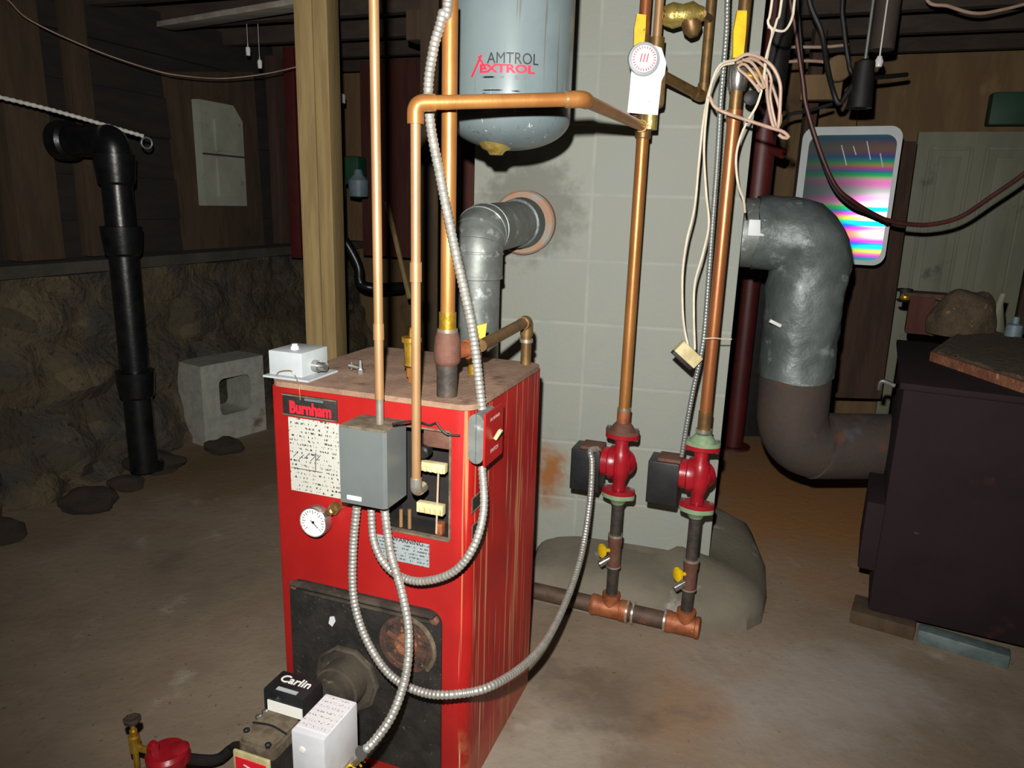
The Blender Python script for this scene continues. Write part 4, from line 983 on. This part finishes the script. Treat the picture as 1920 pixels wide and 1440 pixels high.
for A_, B_ in ((oa, ob_), (ha, hb)):
    for i in range(len(A_)): j = (i+1) % len(A_); bm.faces.new([A_[i], A_[j], B_[j], B_[i]])
part('block', bm, 'cinder', cb_)
# rubble along the foot of the wall
for k in range(7):
    t = random.uniform(-.6, 1.6); r = random.uniform(.05, .11); c = W0 + UY*t + UX*(.34 + random.uniform(0, .12))
    bm = bm_new(); bmesh.ops.create_icosphere(bm, subdivisions=3, radius=1)
    for v in bm.verts:
        n_ = v.co*(1+.35*noise.noise(v.co*1.3+Vector((k*7, 0, 0)))); v.co = Vector((n_.x*r*1.3, n_.y*r, max(-.6, n_.z)*r*.6)) + c + UZ*r*.33
    solo('rubble_stone', bm, 'earthpile', 'loose dirty stone at the foot of the left stone wall', 'stone', 'loose stones along the left wall')
# rope, wire, light bits
bm = bm_new(); P = smooth_path([Y(-60, 168, 2.75), Y(100, 207, 2.95), Y(268, 255, 3.2)], .006); sweep(bm, P, .0075, 10, lambda s: 1+.2*math.sin(s*2*pi/.022))
ro = solo('white_rope', bm, 'rope', 'taut white rope slanting down from the left edge', 'rope')
q = Y(275, 268, 3.2); bm = bm_new(); tube(bm, [q+Vector((.022*math.sin(2*pi*k/14), 0, .022*math.cos(2*pi*k/14))) for k in range(15)], .004, 6, .006)
solo('steel_ring', bm, 'galv', 'small grey ring at the end of the white rope', 'ring')
bm = bm_new(); tube(bm, [Y(15, 0, 3.0), Y(60, 40, 3.1), Y(180, 95, 3.3), Y(290, 132, 3.5), (Y(350, 143, 3.6)), Y(420, 147, 3.8), Y(500, 138, 3.9), Y(570, 122, 4.0)], .0028, 6, .02)
solo('sagging_wire', bm, 'wirepink', 'thin sagging wire across the upper left under the joists', 'wire')
for px, py, r, lab in ((465, 93, .02, 'small white porcelain knob on the joists, upper of two'), (487, 117, .02, 'small white pull on the joists left of the timber post, lower of two')):
    q = Y(px, py, 3.9); bm = bm_new(); lathe(bm, q-UZ*.03, UZ, [(0, .0), (.002, r*.5), (.03, r*.6), (.04, r*.5), (.045, .003), (.06, .0011), (2.28-q.z+.03, .0011)], 12); solo('porcelain_knob', bm, 'bulb', lab, 'knob')
a, b = G(312, 47, 2.06), G(548, 8, 2.06); a.z = b.z = 2.055; d = (b-a); L = d.length; ang = math.atan2(d.y, d.x)
bm = bm_new(); box(bm, (a+b)/2 + d*.12, (L*1.25, .10, .025), Matrix.Rotation(ang, 3, 'Z'), .003); solo('pale_board', bm, 'palewood', 'pale board nailed under the joists at upper left', 'board')
# things behind the post and the copper pipes
qd = 4.3; q = Y(637, 300, qd); zt_ = Y(637, 190, qd).z
vp = thing('vent_pipe', 'black vertical pipe with white cap behind the timber post', 'pipe', (q.x, q.y, .9))
bm = sweep(bm_new(), [Vector((q.x, q.y, z)) for z in (.92, 1.2, zt_)], .028, 14); part('pipe', bm, 'ciron', vp, True)
bm = bm_new(); lathe(bm, (q.x, q.y, zt_-.01), UZ, [(0, .04), (.045, .04), (.05, .03)], 16); part('cap', bm, 'bulb', vp, True)
bm = bm_new(); tube(bm, [Y(637, 440, qd), Y(655, 465, qd), Y(672, 500, qd), Y(676, 530, qd), Y(700, 540, qd), Y(755, 538, qd+.1)], .03, 12); solo('trap_pipe', bm, 'ciron', 'black curved trap pipe between the timber post and the copper riser', 'pipe')
bm = bm_new(); q = Y(672, 345, 4.4); lathe(bm, q-UZ*.08, UZ, [(0, .0), (.01, .055), (.1, .06), (.13, .03), (.16, .02)], 16); solo('blue_jug', bm, 'blue', 'small blue grey jug behind the copper riser', 'jug')
bm = bm_new(); q = Y(650, 320, 4.5); box(bm, q, (.22, .1, .16), RY, .02); solo('green_bundle', bm, 'greenpaint', 'dark green bundle behind the timber post', 'bundle')
for px, d_, w, mt, lab in ((548, 4.4, .07, 'hose', 'dark red plank edge left of the timber post'), (745, 4.7, .5, 'woodred', 'wide dark red board behind the copper drop pipe'), (803, 3.2, .075, 'plydk', 'brown timber stud just left of the thick supply pipe'), (880, 3.0, .075, 'woodred', 'dark red wooden stud left of the chimney')):
    q = Y(px, 300, d_); z0_, z1_ = (.9 if d_ > 4 else 0), 2.07
    bm = bm_new(); box(bm, (q.x, q.y+.06, (z0_+z1_)/2), (w, .06, z1_-z0_), RY if d_ > 4 else None, .003); solo('wooden_stud', bm, mt, lab, 'board')
bm = bm_new(); cyl(bm, Y(860, 270, 2.7), Vector((Y(860, 270, 2.7).x, 2.7, .0)), .012, 10); solo('grey_pipe', bm, 'blue', 'thin blue grey vertical pipe beside the thick supply pipe', 'pipe')
bm = bm_new(); cyl(bm, Y(725, 380, 4.2), Y(768, 560, 4.0), .014, 8); solo('leaning_stick', bm, 'post', 'thin leaning yellowish stick behind the copper riser', 'stick')
bm = bm_new(); q = Y(795, 50, 3.4); box(bm, q, (.12, .1, .12), RY, .004); solo('wood_block', bm, 'plydk', 'short wood block under the joists left of the supply pipe', 'block')

# ------------------------------------------------------------------ right side of the basement
FY = math.radians(-26); fx, fs = Vector((math.cos(FY), math.sin(FY), 0)), Vector((-math.sin(FY), math.cos(FY), 0))
FA = G(1626, 1150, .05); fh = Y(1704, 727, FA.y).z
fu_ = thing('wood_furnace', 'large dark maroon painted furnace at the right edge', 'furnace', (FA.x, FA.y, 0), FY)
bm = bm_new(); box(bm, (.42, .42, (.05+fh)/2), (.84, .8, fh-.05), None, .012); part('body', bm, 'stove', fu_)
bm = bm_new(); box(bm, (.42, .42, fh+.003), (.86, .84, .02), None, .004); part('top_plate', bm, 'stove', fu_)
bm = bm_new(); box(bm, (-.022, .16, .30), (.05, .3, .22), None, .005); part('side_duct', bm, 'stove', fu_)
bm = bm_new(); tube(bm, [(-.01, .35, fh-.07), (-.05, .35, fh-.06), (-.055, .35, fh-.09)], .008, 8, .006); part('latch', bm, 'chrome', fu_)
a, b = G(1598, 1160), G(1714, 1190); 
def rail(name, a, b, w, h, mat, label, cat):
    d = b-a; ang = math.atan2(d.y, d.x); nrm = Vector((-math.sin(ang), math.cos(ang), 0))
    bm = bm_new(); box(bm, (a+b)/2 + nrm*w*.5 + UZ*(h/2), (d.length, w, h), Matrix.Rotation(ang, 3, 'Z'), .004); return solo(name, bm, mat, label, cat)
rail('wood_block', G(1592, 1168), G(1712, 1202), .12, .045, 'plydk', 'worn wood block under the left corner of the maroon furnace', 'wood block')
rail('metal_strip', G(1718, 1204), G(1890, 1256), .05, .042, 'steelblue', 'bluish metal strip under the front of the maroon furnace', 'metal strip')
# things on the furnace
tz = fh + .013
def ft(px, py, z=tz): return G(px, py, z)
tr = thing('rusty_tray', 'rusty tray of ash and grit on top of the maroon furnace', 'tray', ft(1830, 700))
pl = [ft(1742, 676), ft(1960, 752), ft(1985, 660), ft(1800, 632)]; o = Vector((0, 0, tz))
bm = bm_new(); prism(bm, [(p.x, p.y) for p in pl], o, (1, 0, 0), (0, 1, 0), .03); part('tray', bm, 'rust', tr, True)
cc = sum(pl, Vector())/4
bm = bm_new(); prism(bm, [(cc.x+(p.x-cc.x)*.93, cc.y+(p.y-cc.y)*.93) for p in pl], o+UZ*.03, (1, 0, 0), (0, 1, 0), .008); bmesh.ops.subdivide_edges(bm, edges=bm.edges, cuts=12, use_grid_fill=True)
for v in bm.verts:
    if v.co.z > tz+.035: v.co.z += .012*noise.noise(v.co*40)
part('ash', bm, 'soot', tr, True)
def lump(name, c, s, mat, label, cat, seed=0, rough=.25):
    bm = bm_new(); bmesh.ops.create_icosphere(bm, subdivisions=4, radius=1)
    for v in bm.verts:
        k = 1+rough*noise.noise(v.co*1.6+Vector((seed*3.1, 0, 0))); w = v.co*k; v.co = Vector((w.x*s[0], w.y*s[1], max(w.z, -.15)*s[2])) + c
    return solo(name, bm, mat, label, cat)
q = Y(1800, 640, 2.85); lump('ash_heap', Vector((q.x, q.y, tz+.045)), (.13, .1, .15), 'soot', 'rounded brown heap on the furnace tray in front of the old door', 'heap', 2)
bm = bm_new(); lathe(bm, Vector((q.x+.12, q.y+.02, tz+.035)), (.25, .1, 1), [(0, .05), (.002, .055), (.11, .014), (.15, .012)], 16); solo('tin_funnel', bm, 'door', 'pale tin funnel leaning on the brown heap', 'funnel')
bm = bm_new(); q = Y(1895, 650, 2.75); lathe(bm, Vector((q.x, q.y, tz+.03)), UZ, [(0, .03), (.05, .028), (.055, .012), (.08, .012)], 14); solo('blue_tin', bm, 'blue', 'small blue grey tin behind the rusty tray at the right edge', 'tin')
bx_ = Y(1716, 640, 3.0)
wp = thing('wood_crate', 'small red brown wooden crate between the furnace top and the old door', 'crate', (bx_.x, bx_.y, tz), FY)
bm = bm_new(); box(bm, (0, 0, .075), (.09, .1, .15), None, .003); part('side', bm, 'woodred', wp)
bm = bm_new(); box(bm, (.05, -.02, .07), (.018, .08, .14), None, .003); part('pale_slat', bm, 'plydk', wp)
bm = bm_new(); box(bm, (.01, 0, .158), (.16, .12, .016), None, .003); part('lid', bm, 'wooddk', wp)
bl_ = Y(1691, 582, 3.0); lt = thing('brass_lantern', 'small dark lantern with a brass glint on the red brown crate', 'lantern', (bl_.x, bl_.y, tz+.166))
bm = bm_new(); zt_ = Y(1691, 566, 3.0).z - tz - .166; lathe(bm, (0, 0, 0), (0, 0, 1), [(0, .028), (.012, .03), (.014, .018), (zt_*.7, .016), (zt_*.75, .03), (zt_, .02)], 16); part('base', bm, 'rubber', lt)
bm = bm_new(); bmesh.ops.create_uvsphere(bm, u_segments=16, v_segments=10, radius=.02); bmesh.ops.translate(bm, verts=bm.verts, vec=(0, -.008, zt_*.5)); part('globe', bm, 'brass', lt)
# door on the back wall
BWN = UY
def bw(px, py, off=.0): return PL(px, py, C0 - UY*off, UY)
a, b = bw(1722, 248, .05), bw(1968, 245, .05)
ds0, ds1 = (a-C0).dot(UX), (b-C0).dot(UX); dtop = a.z
dw = ds1-ds0
dn = Matrix.Rotation(YAW, 4, 'Z'); 
do = bm_new(); dloc = C0 + UX*ds0 - UY*.055
bm = do; box(bm, (dw/2, .0, dtop/2+.01), (dw, .035, dtop-.02), None, .002)
cols = ((.12, .44), (.56, .88)); rws = ((.06, .30), (.36, .68), (.74, .95))
frames = []
for (u0, u1) in cols:
    for (v0, v1) in ((.05, .34), (.42, .95)):
        X0, X1, Z0, Z1 = dw*u0, dw*u1, dtop*v0, dtop*v1
        for x_, z_, w_, h_ in (((X0+X1)/2, Z0, X1-X0, .018), ((X0+X1)/2, Z1, X1-X0, .018), (X0, (Z0+Z1)/2, .018, Z1-Z0), (X1, (Z0+Z1)/2, .018, Z1-Z0)):
            box(bm, (x_, -.02, z_), (w_, .012, h_), None, .003)
        box(bm, ((X0+X1)/2, -.019, (Z0+Z1)/2), (X1-X0-.09, .008, Z1-Z0-.09), None, .003)
bm.transform(Matrix.Translation(dloc) @ dn)
d1 = solo('door_1', bm, 'door', kind='structure', origin=dloc)
bm = bm_new(); s = ds1 + .07; box(bm, C0 + UX*s - UY*.06 + UZ*1.0, (.12, .06, 2.05), RY, .003); solo('trim_20', bm, 'plydk', kind='structure')
# dark plank beside the door and red column
a = bw(1690, 300, .2); b1_ = G(1570, 752); 
q0, q1 = Y(1566, 742, 3.75), Y(1652, 748, 3.75); t0_, t1_ = Y(1664, 265, 3.75), Y(1712, 265, 3.75)
bm = bm_new(); q0.z = q1.z = max(.0, min(q0.z, q1.z)); ztop_ = t1_.z
prism(bm, [(q0.x, q0.z), (q1.x, q0.z), (t1_.x+.02, ztop_), (t1_.x-.14, ztop_), (q0.x+.0, 1.25)], (0, 3.75, 0), (1, 0, 0), (0, 0, 1), .04); bm.transform(Matrix.Translation((0, .04, 0)))
solo('leaning_board', bm, 'wooddk', 'dark brown board leaning between the foil flue pipe and the old door', 'board')
cq = G(1374, 838); cq.z = 0
bm = bm_new(); lathe(bm, (cq.x, cq.y, 0), UZ, [(0, .09), (.012, .09), (.013, .05), (2.06, .05)], 24); solo('red_column', bm, 'redcol', 'dark red steel support column behind the right side of the chimney', 'column')
k0, k1 = Y(1395, 500, cq.y+.15), Y(1440, 800, cq.y+.15)
bm = bm_new(); box(bm, (k0.x+.11, cq.y+.25, Y(1420, 500, cq.y+.15).z/2), (.22, .1, Y(1420, 500, cq.y+.15).z), None, .006); solo('black_slab', bm, 'rubber', 'black upright slab beside the red column behind the foil flue pipe', 'board')  # plain black slab filling the dark area next to the column
# holographic panel
hd = 3.35
hp = [Y(x, y, hd) for x, y in ((1514, 236), (1687, 238), (1650, 497), (1480, 490))]
ho = (hp[2]+hp[3])/2; hx = (hp[1]-hp[0]); wv = hx.length; hx.normalize(); hv = ((hp[0]+hp[1])/2-ho); hh_ = hv.length
n0 = (EYE + Vector((-.03, 0, .085)) - Y(1650, 405, hd)).normalized()      # it happens to face the camera at its right edge
hn = -n0; hux = UZ.cross(n0).normalized(); huy = n0.cross(hux).normalized()
po_ = thing('holographic_panel', 'shiny rounded holographic panel with rainbow bands hanging above the foil flue pipe', 'panel', ho)
Rm_ = Matrix((hux, n0*-1, huy)).transposed().to_4x4(); po_.rotation_mode = 'QUATERNION'; po_.rotation_quaternion = Rm_.to_quaternion()
bm = bm_new(); out = rrect(-wv/2, 0, wv/2, hh_, .05, 8); prism(bm, out, (0, 0, 0), (1, 0, 0), (0, 0, 1), .012)
def lpart(nm, bm, mat, par):
    o = bpy.data.objects.new(nm, finish(bm, nm, mat)); COL.objects.link(o); o.parent = par; return o
lpart('backing', bm, 'greylt', po_)
bm = bm_new(); inn = rrect(-wv/2+.03, .02, wv/2-.018, hh_-.035, .045, 8)
vs_ = [(x, z) for x, z in inn]; nx_, nz_ = 1, 1
prism(bm, inn, (0, -.0125, 0), (1, 0, 0), (0, 0, 1), .002); lpart('film', bm, 'holo', po_)
bm = bm_new()
for x, z, l, a_ in ((-.02, hh_-.12, .09, -.35), (.075, hh_-.1, .08, -.3), (.13, hh_-.14, .06, -.3), (.02, hh_-.1, .04, -.4)): box(bm, (x, -.0148, z), (.004, .001, l), Matrix.Rotation(a_, 3, 'Y'))
lpart('scratch_marks', bm, 'greylt', po_)
# vertical grey stiles near the panel and board
bm = bm_new(); q = Y(1512, 330, 3.5); box(bm, (q.x, 3.55, 1.35), (.05, .05, 1.4), None, .003); solo('grey_stud', bm, 'wooddk', 'narrow dark stud just left of the holographic panel', 'stud')
bm = bm_new(); box(bm, bw(1895, 205, .1), (.2, .1, .16), RY, .01); solo('green_box', bm, 'greenpaint', 'dark green box under the joists above the old door', 'box')

# ------------------------------------------------------------------ cables under the right hand joists
def cable(name, pts, r, mat, label, cat='cable', group=None):
    bm = bm_new(); tube(bm, to_ceiling(pts), r, 8, .012); return solo(name, bm, mat, label, cat, group)
cable('brown_cable', [(1480, -30, 2.9), (1492, 60, 2.9), (1505, 150, 2.9), (1512, 200, 2.9), (1540, 290, 2.9), (1568, 350, 2.9), (1600, 378, 2.9), (1636, 400, 2.91), (1665, 413, 2.91), (1700, 420, 2.9), (1745, 421, 2.88), (1800, 407, 2.84), (1860, 368, 2.8), (1930, 318, 2.75), (2000, 250, 2.7), (2060, 160, 2.65), (2090, 0, 2.65)], .0085, 'cable', 'long dark brown cable drooping past the holographic panel and across the old door')
cable('black_cable', [(1496, -30, 2.93), (1503, 100, 2.92), (1508, 190, 2.91), (1538, 292, 2.91), (1563, 352, 2.91), (1595, 385, 2.91), (1630, 401, 2.92), (1665, 417, 2.915)], .006, 'rubber', 'thin black cable beside the brown cable over the holographic panel')
cable('black_cable', [(1515, -20, 2.8), (1540, 60, 2.8), (1550, 120, 2.85), (1562, 170, 2.9), (1574, 195, 2.9), (1592, 170, 2.9), (1610, 150, 2.9)], .01, 'rubber', 'black cable looping near the hanging black lamp socket')
cable('black_cable', [(1455, 235, 3.2), (1480, 215, 3.2), (1515, 208, 3.2), (1560, 195, 3.2)], .007, 'rubber', 'thin black cable over the plywood beside the dark red post')
cable('black_cable', [(1580, 0, 3.0), (1582, 50, 3.0), (1590, 110, 3.0), (1600, 140, 3.0), (1640, 145, 3.1), (1700, 140, 3.2)], .009, 'rubber', 'black cable hanging from the joists left of the lamp cord')
cable('grey_wire', [(1735, -10, 2.9), (1780, 12, 2.9), (1830, 25, 2.9), (1880, 18, 2.9), (1935, 4, 2.9)], .006, 'wirepink', 'grey wire sagging under the joists at upper right', 'wire')
cable('grey_wire', [(1455, 88, 3.1), (1500, 88, 3.1), (1545, 88, 3.1), (1590, 84, 3.1)], .006, 'wirepink', 'straight grey wire under the joists, upper of two', 'wire')
cable('grey_wire', [(1460, 117, 3.1), (1510, 114, 3.1), (1550, 116, 3.1)], .006, 'wirepink', 'straight grey wire under the joists, lower of two', 'wire')
q = Y(1616, 160, 2.9); ls = thing('lamp_socket', 'black lamp socket hanging on a cord above the holographic panel', 'lamp socket', q)
bm = bm_new(); lathe(bm, q+UZ*.09, -UZ, [(0, .012), (.01, .035), (.1, .04), (.17, .045), (.172, .03), (.15, .0)], 18); part('socket', bm, 'rubber', ls, True)
bm = bm_new(); cyl(bm, q+UZ*.08, Vector((q.x, q.y, 2.2)), .006, 8); part('cord', bm, 'galv', ls, True)
bm = bm_new(); q = Y(1648, 116, 2.95); lathe(bm, q-UZ*.02, UZ, [(0, 0), (.002, .012), (.02, .016), (.04, .008), (.042, .003), (2.3-q.z, .003)], 12); solo('porcelain_knob', bm, 'bulb', 'small white porcelain knob right of the lamp cord', 'knob')
bm = bm_new(); q = Y(1660, 40, 3.0); cyl(bm, Vector((q.x, q.y, q.z-.1)), Vector((q.x, q.y, 2.2)), .045, 16); solo('grey_duct', bm, 'rustpipe', 'short grey pipe dropping from the joists right of the lamp cord', 'pipe')
bm = bm_new(); q = Y(1572, 130, 3.2); lathe(bm, q, -UY, [(0, .05), (.03, .05), (.035, .045)], 18); solo('junction_box', bm, 'ply', 'tan round junction box among the cables under the joists', 'junction box')
bm = bm_new(); q = Y(1540, 165, 3.3); box(bm, q, (.16, .06, .1), RY, .006); solo('tan_block', bm, 'ply', 'tan wood block below the round junction box', 'wood block')

# ------------------------------------------------------------------ dark red drain post behind the chimney
q = Y(1436, 300, 3.1)
wpst = thing('red_pipe', 'dark red pipe with side stub behind the upper right of the chimney', 'pipe', (q.x, q.y, Y(1420, 375, 3.1).z))
bm = bm_new(); cyl(bm, Vector((q.x-.02, q.y, Y(1420, 378, 3.1).z)), Vector((q.x-.02, q.y, 2.06)), .05, 20); part('pipe', bm, 'redcol', wpst, True)
bm = bm_new(); a_ = Y(1436, 188, 3.1); cyl(bm, Vector((q.x-.016, q.y, a_.z)), Vector((q.x, q.y, 2.065)), .056, 20); part('dark_sleeve', bm, 'rubber', wpst, True)  # black sleeve added so the top of the red pipe goes dark
bm = bm_new(); cyl(bm, Y(1440, 278, 3.08), Y(1468, 288, 3.0), .02, 12); part('stub', bm, 'redcol', wpst, True)

# ------------------------------------------------------------------ thermostat wires tangled on the pipe
wd = A2.y - .03
def wire(pts, label, r=.0032, mat='wire', d=None):
    dd = wd if d is None else d
    bm = bm_new(); tube(bm, to_ceiling([(x, y, dd+o) for x, y, o in pts]), r, 7, .006); return solo('thermostat_wire', bm, mat, label, 'wire', 'thermostat wires')
wire([(1376, 118, -.02), (1352, 125, -.03), (1335, 155, -.03), (1325, 190, -.02), (1317, 240, 0), (1310, 310, .01), (1302, 390, 0), (1288, 450, 0), (1280, 510, -.01), (1280, 580, -.01), (1284, 620, -.02), (1291, 652, -.03)], 'cream wire arcing left from the silver valve down to the cream connector, left strand')
wire([(1380, 112, -.02), (1350, 122, -.04), (1333, 160, -.04), (1325, 210, -.03), (1320, 280, -.01), (1324, 360, -.01), (1329, 420, -.01), (1318, 475, -.01), (1303, 530, -.01), (1301, 590, -.02), (1303, 655, -.03)], 'cream wire arcing left from the silver valve down to the cream connector, right strand')
wire([(1450, -20, .0), (1440, 40, 0), (1448, 60, 0), (1436, 110, -.01), (1432, 150, -.02), (1420, 195, -.02), (1400, 230, -.01), (1386, 265, 0), (1380, 300, 0), (1384, 345, 0), (1394, 375, .02), (1397, 398, .04)], 'cream wire from the ceiling crossing the pipe to a loose end on the chimney edge')
wire([(1468, -20, .02), (1456, 40, .02), (1444, 80, .01), (1434, 130, 0), (1428, 165, -.01), (1420, 160, -.03)], 'cream wire from the ceiling into the tangle, next to the crossing wire')
wire([(1492, -20, .03), (1486, 30, .02), (1474, 55, .02), (1460, 58, .02), (1440, 50, .02)], 'cream wire hooked back under the ceiling at upper right of the tangle')
wire([(1330, 180, -.04), (1340, 200, -.04), (1362, 212, -.05), (1400, 225, -.05), (1440, 238, -.05), (1468, 247, -.05), (1479, 258, -.05), (1468, 258, -.05), (1460, 252, -.05)], 'pinkish wire running right from the tangle to a hooked end', .0042, 'wirepink')
wire([(1380, 112, -.03), (1400, 102, -.04), (1425, 108, -.04), (1448, 125, -.04), (1462, 155, -.04), (1463, 190, -.04), (1459, 238, -.04), (1450, 236, -.04), (1440, 190, -.03), (1436, 140, -.02)], 'pinkish loop of wire at the right side of the tangle', .0042, 'wirepink')
wire([(1392, 112, -.04), (1410, 118, -.05), (1425, 140, -.05), (1434, 165, -.05), (1426, 160, -.05), (1410, 135, -.05), (1395, 120, -.05), (1384, 128, -.05), (1400, 142, -.05), (1416, 160, -.05), (1424, 172, -.05)], 'small pinkish coil of wire over the silver valve', .0036, 'wirepink')
wire([(1382, 118, -.03), (1410, 110, -.02), (1436, 128, -.01), (1446, 150, -.01), (1444, 180, 0), (1450, 215, 0), (1458, 240, 0), (1464, 220, 0), (1456, 185, 0), (1444, 150, 0)], 'narrow pinkish loop of wire hanging inside the tangle', .0036, 'wirepink')
cnx = bm_new(); q = Y(1290, 664, wd-.03); Rq = Matrix.Rotation(math.radians(40), 3, 'Y')
wc = thing('wire_connector', 'tilted cream plastic connector hanging on the thermostat wires', 'connector', q)
box(cnx, q, (.072, .026, .036), Rq, .003); part('body', cnx, 'cream', wc, True)
bm = bm_new(); box(bm, q + Rq @ Vector((.0, .004, -.022)), (.07, .02, .012), Rq, .002); part('dark_base', bm, 'rubber', wc, True)

# ------------------------------------------------------------------ light: the camera's own flash, and very little else
fl_l = bpy.data.lights.new('camera_flash', 'SPOT'); fl_l.energy = FLASH_W; fl_l.spot_size = math.radians(118); fl_l.spot_blend = .9; fl_l.shadow_soft_size = .012; fl_l.color = (1, .97, .93)
fo = bpy.data.objects.new('camera_flash', fl_l); COL.objects.link(fo)
fo.location = EYE + UP*.12 - RT*.03
aim = Y(1020, 470, 2.2); fo.rotation_euler = (aim-fo.location).to_track_quat('-Z', 'Y').to_euler()
w = bpy.data.worlds.new('dark_basement'); SC.world = w; w.use_nodes = True
w.node_tree.nodes['Background'].inputs[0].default_value = (1, .93, .85, 1); w.node_tree.nodes['Background'].inputs[1].default_value = .007
vs = SC.view_settings; vs.view_transform = 'Standard'; vs.look = 'None'; vs.gamma = 1; vs.use_curve_mapping = False; vs.exposure = EXPO
